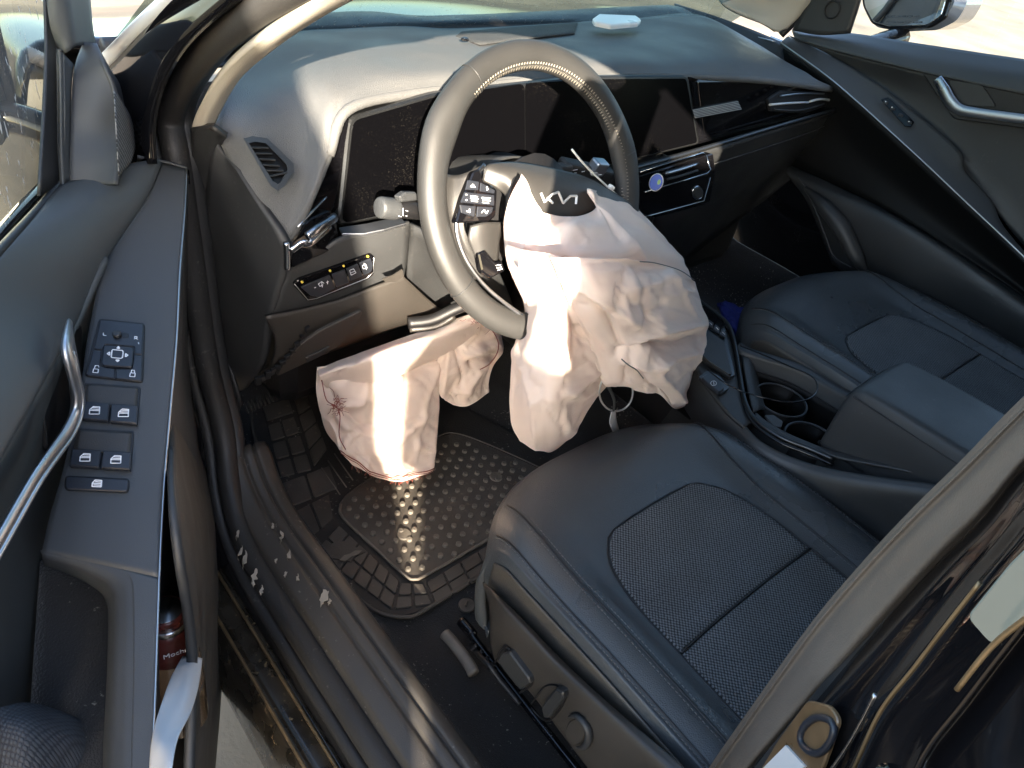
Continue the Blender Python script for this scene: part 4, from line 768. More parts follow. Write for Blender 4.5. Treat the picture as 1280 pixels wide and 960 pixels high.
well([(105, 478), (175.5, 483), (172, 531), (99, 524)], .50, 'window_switch_pair'); well([(94.5, 535), (167.5, 539), (163.5, 588.5), (85, 583)], .53, 'window_switch_pair')
aplate('panel_gap', [(81, 594), (162, 598), (160, 615.5), (80, 612)], 'black', h=H0 + .0002, r=.004)
b6 = aplate('child_lock_button', [(82, 595), (161, 599.5), (159, 614.5), (81.5, 611)], 'button', h=H0 + .002, r=.0035)
sym(b6, H0 + .0022, loop([(115, 608), (115.5, 603.5), (119, 600), (127, 600.5), (126.5, 608.5)]) + [((116, 604), (126.5, 604.5)), ((117, 606), (126, 606.5)), ((119, 602), (126, 602.5))], .0006)
# lower door panel, map pocket
g = [[(234, 216, .155), (240, 240, .13), (244, 260, .10)], [(221, 424, .160), (228, 430, .15), (236, 440, .12)], [(212, 514, .163), (226, 540, .158), (248, 560, .15)], [(203, 610, .165), (220, 640, .160), (248, 660, .15)], [(197, 724, .166), (214, 740, .156), (246, 745, .145)], [(192, 867, .166), (212, 870, .15), (248, 860, .135)], [(188, 957, .166), (210, 960, .15), (245, 960, .135)], [(183, 1017, .154), (208, 1020, .14), (240, 1020, .13)]]
sheet('lower_panel', [dp(r) for r in g], 'vinyl_door', door, t=.004, n=5)
tube('pocket_lip', dp([(215, 560, .175), (214, 600, .182), (217, 645, .188), (224, 700, .193), (234, 760, .196), (239, 805, .197), (240, 850, .197), (238, 910, .197), (235, 1000, .197)]), [.002, .003, .004, .0045, .0048, .005, .005, .005, .005], 'trim_dark', door)
g = [[(216, 500, .150), (224, 505, .145), (232, 520, .13)], [(217, 560, .172), (232, 562, .16), (248, 560, .14)], [(218, 600, .182), (238, 605, .17), (262, 605, .145)], [(221, 645, .188), (246, 650, .178), (275, 650, .15)], [(227, 700, .193), (250, 700, .183), (280, 702, .155)], [(237, 760, .196), (256, 760, .186), (281, 760, .160)], [(243, 850, .197), (258, 850, .186), (278, 850, .165)], [(240, 960, .197), (253, 960, .186), (269, 965, .170)], [(238, 1020, .197), (250, 1020, .186), (262, 1020, .175)]]
sheet('map_pocket', [dp(r) for r in g], 'rubber', door, t=.006, n=5)
sheet('door_edge', [dp([(236, 212, .155), (247, 330, .12), (258, 480, .10), (262, 560, .10)]), dp([(240, 222, .06), (252, 330, .04), (262, 480, .03), (270, 560, .03)])], 'paint', door, t=.006, to=CAM)
# sail panel with tweeter grille, window frame, glass
g = [[(104, 52, .052), (113, 53, .064), (121, 54, .070)], [(93, 84, .050), (112, 82, .066), (131, 80, .082)], [(89, 125, .048), (117, 125, .070), (146, 112, .092)], [(88, 165, .047), (120, 168, .071), (152, 160, .095)], [(87, 200, .047), (118, 202, .071), (149, 200, .096)], [(87, 228, .047), (118, 230, .071), (146, 229, .096)]]
sheet('sail_panel', [dp(r) for r in g], 'vinyl_door', door, t=.004, n=5)
g = [[(121, 54, .070), (124, 60, .069), (126, 64, .068)], [(131, 80, .082), (135, 82, .078), (138, 86, .072)], [(144, 112, .091), (152, 112, .085), (156, 116, .078)], [(151, 160, .095), (161, 158, .088), (169, 156, .080)], [(149, 200, .096), (161, 196, .090), (172, 192, .083)], [(146, 229, .096), (158, 214, .092), (171, 197, .088)]]
sheet('speaker_surround', [dp(r) for r in g], 'vinyl_door', door, t=.004, n=5)
g = [[(143, 113, .100), (147, 118, .100), (151, 124, .100)], [(145, 150, .106), (154, 148, .103), (164, 148, .099)], [(147, 185, .108), (158, 182, .105), (170, 180, .099)], [(149, 220, .108), (156, 212, .106), (164, 203, .104)]]
sheet('speaker_grille', [dp(r) for r in g], 'speaker_mesh', door, t=.001, n=5)
sheet('window_frame', [dp([(56, -20, .040), (68, -20, .05), (84, -20, .058), (92, -20, .055), (112, -20, .05)]), dp([(62, 30, .040), (76, 30, .05), (90, 30, .058), (98, 30, .055), (116, 30, .045)]), dp([(72, 62, .040), (82, 66, .05), (94, 58, .058), (103, 56, .055), (120, 55, .045)])], 'pad_door', door, t=.006)
sheet('window_frame_post', [dp([(70, 60, .040), (76, 64, .046), (92, 80, .05)]), dp([(72, 120, .040), (77, 122, .045), (89, 125, .048)]), dp([(73, 180, .040), (78, 182, .044), (88, 182, .047)]), dp([(75, 231, .040), (80, 231, .044), (88, 229, .047)])], 'pad_door', door, t=.006)
sheet('window_channel', [dp([(57, -20, .034), (64, -20, .035), (70, -10, .037)]), dp([(59, 60, .034), (66, 60, .035), (73, 62, .037)]), dp([(56, 140, .034), (65, 140, .035), (74, 140, .037)]), dp([(50, 245, .034), (62, 238, .035), (76, 232, .037)])], 'trim_dark', door, t=.003)
gl = [dp([(75, 232, .026), (38, 276, .026), (-30, 356, .026), (-140, 500, .026)]), dp([(62, 100, .022), (10, 90, .022), (-60, 80, .022), (-170, 60, .022)]), dp([(56, -30, .016), (10, -60, .014), (-60, -100, .010), (-170, -160, .006)])]
sheet('window_glass', gl, 'glass_wet', door, t=0, n=6)
# outer skin of the door
rows = [[DW(s, d, z) for s in (.02, .3, .6, .9, 1.08)] for z, d in ((1.0, .02), (.9, -.015), (.75, -.035), (.55, -.045), (.35, -.03), (.26, 0))]
for r in rows[:1]: r[0][2] -= .09; r[1][2] -= .03
sheet('door_skin', rows, 'paint', door, to=DW(.5, -3, 1), t=.01)
sheet('door_bottom', [[DW(s, d, .27) for s in (.05, .5, 1.0)] for d in (0, .08, .15)], 'paint', door, to=DW(.5, 0, -3), t=.004)
# outside mirror seen through the glass
mr = sheet('mirror_housing', [[DW(s, d, z) for s, d in ((.06, -.06), (.04, -.14), (.06, -.24), (.13, -.28))] for z in (.93, 1.0, 1.06, 1.10)], 'paint', door, to=DW(-1, -.1, 1.2), t=.01)
plate('mirror_glass', rnd([DW(.14, -.07, .94), DW(.15, -.27, .95), DW(.15, -.26, 1.06), DW(.13, -.09, 1.08)], .02), 'mirror', door, t=.004, bev=.001, to=DW(2, -.1, 1))
plate('mirror_rim', rnd([DW(.136, -.06, .93), DW(.146, -.28, .94), DW(.146, -.27, 1.07), DW(.126, -.08, 1.09)], .02), 'black', door, t=.09, bev=.01, to=DW(2, -.1, 1))
tube('mirror_arm', [DW(.1, -.0, .94), DW(.09, -.06, .955), DW(.1, -.12, .96)], .02, 'gloss', door)

# ================================================================== passenger door (closed)
pd = thing('passenger_door', 'closed far door with satin handle, dark card and bright slanted edge line', 'car door', (.75, -.2, .3))
X_ = lambda pts: px('x', pts)
sheet('upper_trim', [X_([(990, 36, .72), (1062, 41, .735), (1141, 53, .735), (1282, 74, .735), (1420, 92, .735)]), X_([(992, 42, .70), (1060, 52, .705), (1145, 72, .705), (1282, 95, .705), (1420, 116, .705)]), X_([(994, 47, .69), (1040, 62, .69), (1150, 89, .69), (1282, 118, .69), (1420, 145, .69)])], 'vinyl_door', pd, t=.006)
sheet('door_card', [X_([(985, 44, .70), (1030, 61, .70), (1152, 89, .70), (1282, 118, .70), (1420, 148, .70)]), X_([(1010, 60, .70), (1062, 83, .71), (1175, 130, .715), (1282, 175, .715), (1420, 230, .715)]), X_([(1042, 74, .70), (1108, 114, .71), (1198, 190, .715), (1282, 262, .715), (1420, 380, .715)]), X_([(1050, 84, .70), (1112, 125, .70), (1204, 212, .705), (1282, 310, .71), (1420, 450, .71)])], 'trim_dark', pd, t=.006)
sheet('armrest', [X_([(985, 45, .69), (1040, 70, .69), (1107, 112, .69), (1195, 184, .69), (1206, 214, .685), (1240, 252, .685), (1266, 298, .68), (1400, 440, .68)]), X_([(981, 48, .668), (1042, 84, .668), (1115, 142, .668), (1168, 192, .668), (1205, 230, .668), (1236, 262, .668), (1272, 305, .665), (1395, 442, .665)]), X_([(976, 53, .645), (1045, 104, .645), (1098, 150, .645), (1141, 190, .645), (1190, 236, .645), (1232, 275, .645), (1282, 322, .645), (1390, 430, .645)])], 'vinyl_door', pd, t=.008)
tube('bright_edge', X_([(976, 53, .643), (1045, 104, .643), (1141, 190, .643), (1210, 255, .643), (1282, 323, .643), (1400, 440, .643)]), .0016, 'silver_line', pd)
sheet('lower_card', [X_([(978, 56, .648), (1047, 107, .648), (1141, 194, .648), (1282, 328, .648), (1400, 445, .648)]), X_([(985, 120, .67), (1040, 160, .68), (1135, 240, .68), (1282, 360, .68), (1400, 460, .68)]), X_([(985, 205, .69), (1045, 232, .68), (1130, 275, .67), (1282, 372, .67), (1400, 470, .67)])], 'deep_black', pd, t=.008, n=6)
sheet('speaker_panel', [X_([(985, 205, .688), (1045, 232, .678), (1130, 275, .668), (1282, 372, .668), (1400, 470, .668)]), X_([(985, 220, .66), (1045, 247, .645), (1130, 285, .64), (1282, 385, .64), (1400, 480, .64)]), X_([(1010, 255, .66), (1060, 290, .645), (1120, 330, .64), (1282, 420, .64), (1400, 510, .64)]), X_([(1040, 330, .68), (1080, 360, .68), (1150, 400, .68), (1282, 480, .68), (1400, 560, .68)])], 'trim_dark', pd, t=.008, n=6)
tube('speaker_seam', X_([(998, 222, .64), (1010, 240, .64), (1030, 290, .642), (1042, 320, .645), (1064, 334, .645)]), .0012, 'vinyl_door', pd)
tube('speaker_bulge', X_([(1006, 235, .640), (1030, 258, .628), (1052, 285, .625), (1070, 320, .63), (1085, 345, .645)]), [.004, .018, .022, .018, .006], 'trim_dark', pd)
sheet('sail_panel', [X_([(1016, -8, .70), (1050, -8, .70), (1078, -8, .705)]), X_([(1006, 10, .70), (1040, 12, .70), (1072, 12, .705)]), X_([(990, 38, .70), (1025, 44, .70), (1062, 42, .705)])], 'trim_dark', pd, t=.006)
c = P(1040, 12, x=.695); tube('tweeter_ring', disc(c, np.array([0, 1, 0]), np.array([0, 0, 1]), .018, n=12), .002, 'black', pd, closed=True, n=2)
be = plate('handle_bezel', rnd(X_([(1152, 90, .696), (1290, 116, .696), (1290, 162, .696), (1192, 149, .696), (1170, 118, .696)]), .008), 'black', pd, t=.006, bev=.002)
plate('handle_cup', rnd(X_([(1186, 99, .692), (1228, 106, .692), (1246, 134, .692), (1200, 132, .692), (1190, 118, .692)]), .01), 'trim_dark', be, t=.004, bev=.001)
tube('door_pull', X_([(1172, 98, .685), (1180, 112, .683), (1188, 127, .681), (1200, 137, .680), (1220, 141, .680), (1250, 145, .681), (1290, 150, .683)]), [.009, .012, .0125, .011, .0100, .0095, .0095], 'satin', pd, flat=((1, 0, 0), .5), seg=12)
sw = plate('window_switch_panel', rnd(X_([(1101, 125, .6655), (1110, 122, .672), (1143, 153, .672), (1139, 159, .6655), (1131, 158, .664)]), .002), 'gloss', pd, t=.004, bev=.0006, up=.003)
for u, v in ((1107, 128), (1116, 136), (1126, 144), (1137, 153)):
    boxo('window_switch', P(u, v, x=.664), (.004, .010, .006), 'button', sw, bev=.001); 
for u, v in ((1107, 127), (1115, 134), (1136, 152)): plate('switch_light', disc(P(u, v, x=.661), np.array([0, 1, 0]), np.array([0, 0, 1]), .0014, n=8), 'icon', sw, t=.001, bev=0)
tube('sill_line', X_([(1150, 354, .655), (1190, 376, .655), (1240, 398, .655), (1290, 414, .655), (1400, 440, .655)]), .0022, 'vinyl_door', pd)
rows = [[np.array([x, y, z]) for y in (.40, .1, -.3, -.7)] for z, x in ((1.0, .80), (.9, .85), (.7, .90), (.5, .905), (.3, .88))]
sheet('door_skin', rows, 'paint', pd, to=(4, 0, 1), t=.01)
rows = [[np.array([.735, .25, 1.04]), np.array([.75, 0, 1.04]), np.array([.75, -.7, 1.05])], [np.array([.71, .05, 1.2]), np.array([.71, -.1, 1.22]), np.array([.71, -.7, 1.24])], [np.array([.66, -.2, 1.36]), np.array([.66, -.3, 1.38]), np.array([.64, -.7, 1.41])]]
sheet('window_glass', rows, 'glass', pd, t=0)
# its outside mirror
HM = X_([(1074, -12, .93), (1076, 10, .93), (1090, 34, .93), (1120, 40, .93), (1168, 38, .93), (1192, 26, .93), (1204, 6, .93), (1206, -14, .93)])
plate('mirror_housing', rnd(HM, .012), 'silver_paint', pd, t=.11, bev=.02)
plate('mirror_rim', rnd(X_([(1077, -12, .928), (1079, 8, .928), (1090, 30, .928), (1112, 37, .928), (1164, 35, .928), (1183, 23, .928), (1190, 0, .928), (1190, -14, .928)]), .01), 'gloss', pd, t=.01, bev=.003, up=.004)
mg = plate('mirror_glass', rnd(X_([(1080, -12, .925), (1082, 8, .925), (1092, 27, .925), (1112, 33, .925), (1160, 31, .925), (1177, 20, .925), (1183, 0, .925), (1183, -14, .925)]), .008), 'mirror', pd, t=.004, bev=.001, up=.004)
o0 = P(1106, 22, x=.918); u0 = unit(P(1164, 22, x=.918) - o0); w0 = unit(P(1106, 10, x=.918) - o0)
text3('mirror_lettering', 'OBJECTS IN MIRROR ARE', o0, u0, w0, .0075, 'vinyl_door', mg); text3('mirror_lettering', 'CLOSER THAN THEY APPEAR', P(1108, 29, x=.918), u0, w0, .0066, 'vinyl_door', mg)
tube('mirror_arm', [(.76, .16, 1.04), (.84, .15, 1.05), (.95, .14, 1.07)], .025, 'paint', pd)

# ================================================================== seats
def seat(name, xc, y0, z0, label, shield, io=0.):
    root = thing(name, label, 'car seat', (xc, y0 - .3, z0 - .25))
    def zt(lx, ly):
        s = abs(lx) / .25; base = z0 - .004 - .022 * min(1, ly / .5) + .008 * math.exp(-((ly - .08) / .08) ** 2)
        bol = .032 * (1 / (1 + math.exp(-(s - .70) / .045))) * (1 / (1 + math.exp(-(ly - .14) / .05))) - .05 * max(0, s - .86) ** 1.2 * 3
        return base + bol - .030 * max(0, 1 - ly / .075) ** 2
    def pt(lx, ly, dz=0):
        s = lx / .25; yy = ly + .085 * abs(s) ** 3.2 * math.exp(-ly / .25)
        return np.array([xc + lx * (1 - .05 * math.exp(-ly / .06)), y0 - yy, zt(lx, ly) + dz])
    SX = [-1, -.985, -.95, -.90, -.84, -.77, -.69, -.6, -.5, -.38, -.25, -.1, .1, .25, .38, .5, .6, .69, .77, .84, .90, .95, .985, 1]
    LY = [0, .008, .025, .05, .08, .12, .16, .2, .25, .31, .38, .46, .54, .60]
    rows = []
    for q in (-.17, -.11, -.055, -.02):
        rows.append([pt(sx * .25, 0, 0) + np.array([0, -.030 * ((-q) / .17) ** 1.0 + (.012 if q > -.12 else .0), q]) for sx in SX])
    for ly in LY: rows.append([pt(sx * .25, ly) for sx in SX])
    for r in rows:                                             # side walls
        a = r[0]; b = r[-1]; 
        r.insert(0, a + np.array([-.004, 0, -.03])); r.insert(0, a + np.array([.0, 0, -.075])); r.insert(0, a + np.array([.015, 0, -.10]))
        r.append(b + np.array([.004, 0, -.03])); r.append(b + np.array([.0, 0, -.075])); r.append(b + np.array([-.015, 0, -.10]))
    for r in rows[:4]:
        for k in (0, 1, 2, -1, -2, -3): r[k][2] = max(r[k][2], z0 - .19)
    A = np.array([curve(r, 2) for r in rows]); A = np.array([curve(A[:, j], 3) for j in range(A.shape[1])]).transpose(1, 0, 2)
    cu = sheet('cushion', None, 'leather', root, arr=A, t=.004, to=(xc, y0 - .2, 5))
    def half(ly): return np.interp(ly - io, [.165, .18, .20, .235, .28, .6], [.085, .112, .130, .143, .150, .160])
    def panel(l0, l1):
        L = [l0, l0 + .002] + [l0 + (l1 - l0) * k / 14 for k in range(1, 14)] + [l1 - .002, l1]; rows = []
        for i, ly in enumerate(L):
            h = half(ly); ed = .0005 if i in (0, 16) else .0035
            rows.append([pt(h * f, ly, ed if abs(f) < .99 else -.001) for f in (-1, -.985, -.95, -.7, -.4, -.1, .1, .4, .7, .95, .985, 1)])
        return sheet('mesh_insert', None, 'mesh_fabric', root, arr=np.array(rows), t=.003, to=(xc, y0, 5))
    p1 = panel(.166 + io, .345 + io); panel(.347 + io, .60)
    tube('insert_seam', [pt(half(.346 + io) * f, .346 + io, .003) for f in (-1, -.5, 0, .5, 1)], .0016, 'black', root, n=4, seg=6)
    path = [pt(-half(ly) - .002, ly, .0005) for ly in np.linspace(.60, .20 + io, 14)] + [pt(-.112, .178 + io), pt(-.085, .165 + io), pt(0, .163 + io), pt(.085, .165 + io), pt(.112, .178 + io)] + [pt(half(ly) + .002, ly, .0005) for ly in np.linspace(.20 + io, .60, 14)]
    tube('insert_seam', path, .0016, 'black', root, n=2, seg=6)
    for sg_ in (-1, 1):
        l1 = [pt(sg_ * (np.interp(ly, [0, .06, .2, .6], [.185, .195, .205, .212]) if sg_ < 0 else np.interp(ly, [0, .06, .15, .22, .6], [.226, .205, .184, .175, .174])), ly, .0003) for ly in np.linspace(.012, .6, 30)]
        l2 = [pt(sg_ * np.interp(ly, [0, .06, .2, .6], [.232, .236, .240, .242]), ly, .0003) for ly in np.linspace(.012, .6, 30)]
        tube('bolster_seam', l1, .0016, 'black', root, n=2, seg=6); tube('bolster_seam', l2, .0013, 'black', root, n=2, seg=6)
        v, f = merge([stitches([p + np.array([-sg_ * .006, 0, .0004]) for p in l1], (0, 0, 1)), stitches([p + np.array([sg_ * .006, 0, .0004]) for p in l1], (0, 0, 1)), stitches([p + np.array([sg_ * .004, 0, -.001]) for p in l2], (0, 0, 1))])
        mk('seam_stitching', v, f, 'thread_grey', root, kind='stuff')
        # darker side skirt below the piping
        sk = [[pt(sg_ * .2535, ly, -.012 - .09 * k) + np.array([sg_ * (.0035 if k < 1 else -.004), 0, 0]) for ly in (.02, .06, .12, .2, .3, .42, .6)] for k in (0, .35, .7, 1)]
        sheet('side_skirt', sk, 'leather_brown', root, to=(xc + sg_ * 5, y0, 1), t=.002)
    # base frame
    boxo('seat_frame', (xc, y0 - .36, z0 - .16), (.40, .46, .09), 'black', root, bev=.01)
    for sx in (-.2, .2): boxo('seat_rail', (xc + sx, y0 - .42, z0 - .225), (.035, .56, .028), 'gloss', root, bev=.004)
    # backrest and headrest
    rows = []
    for h, yb, w, dp_ in ((0, .58, .225, .06), (.10, .63, .235, .065), (.25, .70, .235, .06), (.42, .76, .225, .055), (.56, .80, .19, .045), (.62, .82, .15, .03)):
        rows.append([np.array([xc + w * f, y0 - yb - dp_ * g_, z0 + .03 + h]) for f, g_ in ((0, 0), (-.5, -.05), (-.8, -.6), (-1, 0), (-.95, 1.2), (0, 1.7), (.95, 1.2), (1, 0), (.8, -.6), (.5, -.05), (0, 0))])
    sheet('backrest', rows, 'leather', root, t=.003, to=(xc, y0 - 9, 1), n=4)
    rows = [[np.array([xc + w * math.cos(a), y0 - .84 - dd * math.sin(a), z0 + h]) for a in np.linspace(0, 2 * math.pi, 13)] for h, w, dd in ((.67, .06, .02), (.69, .12, .045), (.76, .13, .05), (.83, .115, .045), (.85, .05, .02))]
    sheet('headrest', rows, 'leather', root, t=.003, to=(xc, y0 - .66, 9), n=3)
    for sx in (-.05, .05): tube('headrest_post', [(xc + sx, y0 - .825, z0 + .62), (xc + sx, y0 - .84, z0 + .72)], .006, 'chrome', root, curved=False)
    return root, pt
ds, dpt = seat('front_seat', -.37, -.200, .605, 'near black leather seat with grey mesh centre and power switches on its side', True)
ps, ppt = seat('front_seat', .385, -.080, .655, 'far black leather seat with mesh centre beyond the armrest', False, .045)
# outer side shield of the near seat with its switches
SH = lambda u, v, x=-.648: P(u, v, x=x)
g = [[(603, 728, -.628), (608, 745, -.640), (612, 770, -.645), (612, 800, -.645), (618, 825, -.643)], [(620, 742, -.638), (628, 760, -.650), (632, 785, -.654), (634, 815, -.653), (640, 842, -.648)], [(650, 770, -.640), (660, 792, -.652), (662, 820, -.656), (664, 850, -.655), (668, 872, -.650)],
     [(700, 822, -.640), (706, 842, -.652), (706, 870, -.656), (704, 900, -.655), (704, 920, -.650)], [(760, 878, -.640), (762, 895, -.652), (758, 925, -.656), (750, 950, -.655), (744, 972, -.650)], [(850, 955, -.640), (845, 975, -.652), (835, 1005, -.656), (820, 1030, -.655), (805, 1045, -.650)], [(960, 1050, -.640), (950, 1070, -.652), (930, 1090, -.656), (905, 1100, -.655), (890, 1110, -.650)]]
sh = sheet('side_shield', [X_(r) for r in g], 'trim_brown', ds, t=.005, n=6)
def sp_(name, pts, m, h=.656, t=.012, r=.003, parent=sh, bev=.002): return plate(name, rnd([SH(u, v, -h) for u, v in pts], r), m, parent, t=t, bev=bev, to=(-5, -.3, .6))
sp_('seat_slide_switch', [(621, 826), (626, 817), (636, 815), (661, 848), (662, 855), (651, 863), (645, 858)], 'trim_dark', h=.664, t=.012)
tube('switch_recess', [SH(u, v, -.658) for u, v in ((619, 828), (626, 813), (638, 813), (665, 850), (650, 866))], .0014, 'black', sh, n=4)
sp_('recline_switch', [(676, 884), (694, 861), (703, 866), (704, 874), (686, 898), (679, 898)], 'trim_dark', h=.665, t=.012)
tube('switch_recess', [SH(u, v, -.658) for u, v in ((664, 880), (682, 858), (702, 860), (707, 874), (690, 899), (678, 899), (664, 885))], .0010, 'black', sh, n=4)
tube('lumbar_switch', [SH(u, v, -.660) for u, v in ((711, 896), (722, 896), (734, 910), (736, 924), (730, 934), (720, 934))], [.0012, .004, .005, .005, .004, .001], 'trim_dark', sh, n=4)
plate('lumbar_disc', [SH(719 + 12 * math.cos(a), 915 + 16 * math.sin(a), -.657) for a in np.linspace(0, 2 * math.pi, 21)[:-1]], 'trim_brown', sh, t=.004, bev=.001, to=(-5, 0, .6))
tube('track_cover', px('z', [(576, 776, .385), (590, 792, .385), (600, 808, .385), (700, 935, .385), (760, 1010, .385)]), [.0085, .0085, .006, .006, .006], 'gloss', ds, seg=12)
tube('track_cap', px('z', [(556, 792, .372), (570, 808, .374), (586, 830, .376), (592, 842, .376)]), .009, 'rubber_nub', ds, seg=12)
tube('wiring_loom', px('z', [(588, 806, .37), (600, 820, .40), (612, 832, .41), (625, 850, .40), (650, 880, .39)]), .004, 'black', ds)
for k in range(4): tube('loom_clip', [P(590 + 7 * k, 812 + 8 * k, z=.39), P(596 + 7 * k, 806 + 8 * k, z=.40)], .0035, 'black', ds)
# small marks on the far seat
c = ppt(.01, .115, .001); plate('seat_puncture', disc(c, np.array([1, 0, 0]), np.array([0, 1, 0]), .004, .003, 8), 'black', ps, t=.001, bev=0)

# ================================================================== centre console
con = thing('centre_console', 'dark centre console with gear panel, two cup holders and padded armrest', 'console', (.02, -.4, .35))
Zc = lambda pts: px('z', pts)
# near side wall and rim
lt = Zc([(840, 412, .62), (872, 462, .62), (900, 500, .62), (926, 526, .62), (952, 552, .62), (1000, 575, .628), (1060, 590, .655), (1178, 606, .71), (1300, 622, .76)])
sheet('side_wall', [lt, [p + np.array([-.012, -.004, -.02]) for p in lt], [p + np.array([-.016, -.004, -.10]) for p in lt], [np.array([p[0] - .03, p[1], .40]) for p in lt]], 'trim_dark', con, t=.005, n=5)
rim_in = Zc([(868, 372, .640), (893, 390, .640), (910, 406, .640), (918, 428, .638), (924, 462, .634), (931, 500, .630), (944, 524, .628), (975, 546, .630), (1010, 560, .634), (1042, 574, .640)])
tube('bright_rim', rim_in, .0040, 'dark_satin', con, n=6); tube('bright_rim', [p + np.array([-.009, -.006, -.003]) for p in rim_in], .0028, 'gloss', con, n=6)
sheet('deck', [Zc([(868, 372, .635), (893, 390, .635), (910, 406, .635), (918, 428, .633), (924, 462, .629), (931, 500, .626), (944, 524, .624)]), Zc([(840, 380, .632), (866, 398, .632), (884, 420, .632), (893, 450, .63), (905, 480, .627), (920, 508, .624), (936, 530, .622)]), Zc([(822, 400, .628), (845, 425, .628), (862, 446, .628), (874, 468, .626), (892, 494, .624), (910, 516, .622), (930, 534, .62)])], 'trim_dark', con, t=.006)
sheet('near_deck', [Zc([(850, 424, .626), (874, 462, .624), (905, 494, .622), (944, 524, .621)]), Zc([(842, 420, .618), (872, 466, .616), (902, 505, .615), (930, 532, .615)])], 'vinyl', con, t=.004)
# button strip, glossy tray
bs = plate('button_strip', rnd(Zc([(868, 384, .642), (880, 382, .642), (905, 402, .642), (908, 414, .642), (900, 418, .642), (868, 400, .642)]), .004), 'gloss', con, t=.006, bev=.001)
for k in range(5):
    a = 870 + 8 * k; b = 387 + 6 * k; plate('console_button', rnd(Zc([(a, b, .6445), (a + 6, b + 4.5, .6445), (a + 5, b + 11, .6445), (a - 2, b + 6, .6445)]), .001), 'button', bs, t=.003, bev=.0005)
    v, f = merge([tube('', Zc([(a + 1, b + 4, .6450), (a + 4, b + 7, .6450)]), .0005, None, seg=4, curved=False, ret=True)]); mk('switch_symbol', v, f, 'icon', bs, smooth=False)
tr = plate('shift_tray', rnd(Zc([(862, 402, .636), (880, 410, .636), (908, 424, .636), (912, 442, .636), (919, 470, .635), (912, 473, .635), (884, 455, .635), (862, 430, .635)]), .006), 'dark_satin', con, t=.006, bev=.001, up=.003)
plate('tray_surface', rnd(Zc([(862, 406, .640), (880, 414, .640), (905, 427, .640), (909, 444, .640), (915, 468, .639), (911, 469, .639), (884, 451, .639), (862, 428, .639)]), .006), 'trim_dark', tr, t=.003, bev=.0005, up=.002)
ep = plate('parking_brake_panel', rnd(Zc([(884, 464, .632), (900, 471, .632), (911, 486, .632), (900, 493, .632), (888, 485, .632), (873, 472, .632)]), .003), 'dark_satin', con, t=.006, bev=.0006, up=.002)
plate('parking_brake_switch', rnd(Zc([(884, 467, .638), (898, 473, .638), (906, 485, .638), (899, 490, .638), (888, 482, .638), (877, 472, .638)]), .003), 'button', ep, t=.006, bev=.001, up=.001)
v, f = merge([tube('', [P(892 + 3.6 * math.cos(a), 479 + 3 * math.sin(a), z=.6395) for a in np.linspace(0, 2 * math.pi, 9)[:-1]], .0004, None, closed=True, seg=4, n=2, ret=True), tube('', Zc([(892, 477, .6395), (892.5, 481, .6395)]), .0005, None, seg=4, curved=False, ret=True)])
mk('switch_symbol', v, f, 'icon', ep, smooth=False)
# cup holder well with real depth
far = Zc([(925, 428, .636), (940, 436, .638), (1000, 455, .64), (1050, 482, .64), (1090, 505, .642), (1180, 560, .645)])
sheet('far_rim', [far, [p + np.array([-.022, -.006, .001]) for p in far], [p + np.array([-.026, -.006, -.012]) for p in far], [p + np.array([-.028, -.006, -.030]) for p in far]], 'vinyl', con, t=.005)
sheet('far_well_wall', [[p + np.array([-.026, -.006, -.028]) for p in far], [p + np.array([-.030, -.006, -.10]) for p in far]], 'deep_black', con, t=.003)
sheet('far_side', [far, [p + np.array([.012, 0, -.03]) for p in far], [np.array([p[0] + .02, p[1], .38]) for p in far]], 'trim_dark', con, t=.004, to=(3, -.3, 1))
sheet('well_slope', [Zc([(926, 430, .634), (932, 470, .63), (942, 515, .627)]), Zc([(938, 446, .630), (942, 478, .626), (950, 512, .624)]), Zc([(946, 458, .60), (950, 485, .60), (958, 512, .60)])], 'vinyl', con, t=.004)
nr = Zc([(942, 522, .627), (960, 536, .627), (990, 552, .630), (1045, 573, .642), (1110, 586, .675), (1178, 600, .705), (1300, 618, .755)])
sheet('near_rim', [nr, [p + np.array([.012, .006, -.002]) for p in nr], [p + np.array([.016, .008, -.014]) for p in nr], [p + np.array([.018, .008, -.08]) for p in nr]], 'vinyl', con, t=.004)
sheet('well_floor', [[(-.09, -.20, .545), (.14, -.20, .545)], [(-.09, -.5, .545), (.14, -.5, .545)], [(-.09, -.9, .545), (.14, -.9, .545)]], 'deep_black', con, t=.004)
c1 = P(976, 500, z=.608); c2 = P(1015, 551, z=.608)
for c in (c1, c2):
    ring = disc(c, np.array([1, 0, 0]), np.array([0, 1, 0]), .047, n=24)
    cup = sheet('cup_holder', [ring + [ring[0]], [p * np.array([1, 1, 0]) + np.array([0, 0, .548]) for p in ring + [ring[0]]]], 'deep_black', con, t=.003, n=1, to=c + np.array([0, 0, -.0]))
    tube('cup_ring', ring, .0022, 'trim_dark', cup, closed=True, n=2, seg=8)
tube('ring_highlight', [c1 + np.array([.0475 * math.cos(a), .0475 * math.sin(a), .001]) for a in np.linspace(-2.4, -.3, 9)], .0014, 'dark_satin', con); tube('ring_highlight', [c2 + np.array([.0475 * math.cos(a), .0475 * math.sin(a), .001]) for a in np.linspace(-1.0, 2.2, 9)], .0014, 'dark_satin', con)
plate('bridge_plate', rnd(Zc([(955, 520, .627), (966, 520, .627), (978, 528, .627), (976, 536, .627), (966, 534, .627)]), .003), 'vinyl', con, t=.004, bev=.0008, up=.003)
boxo('console_core', (.02, -.2, .44), (.17, .85, .19), 'black', con, bev=.01)
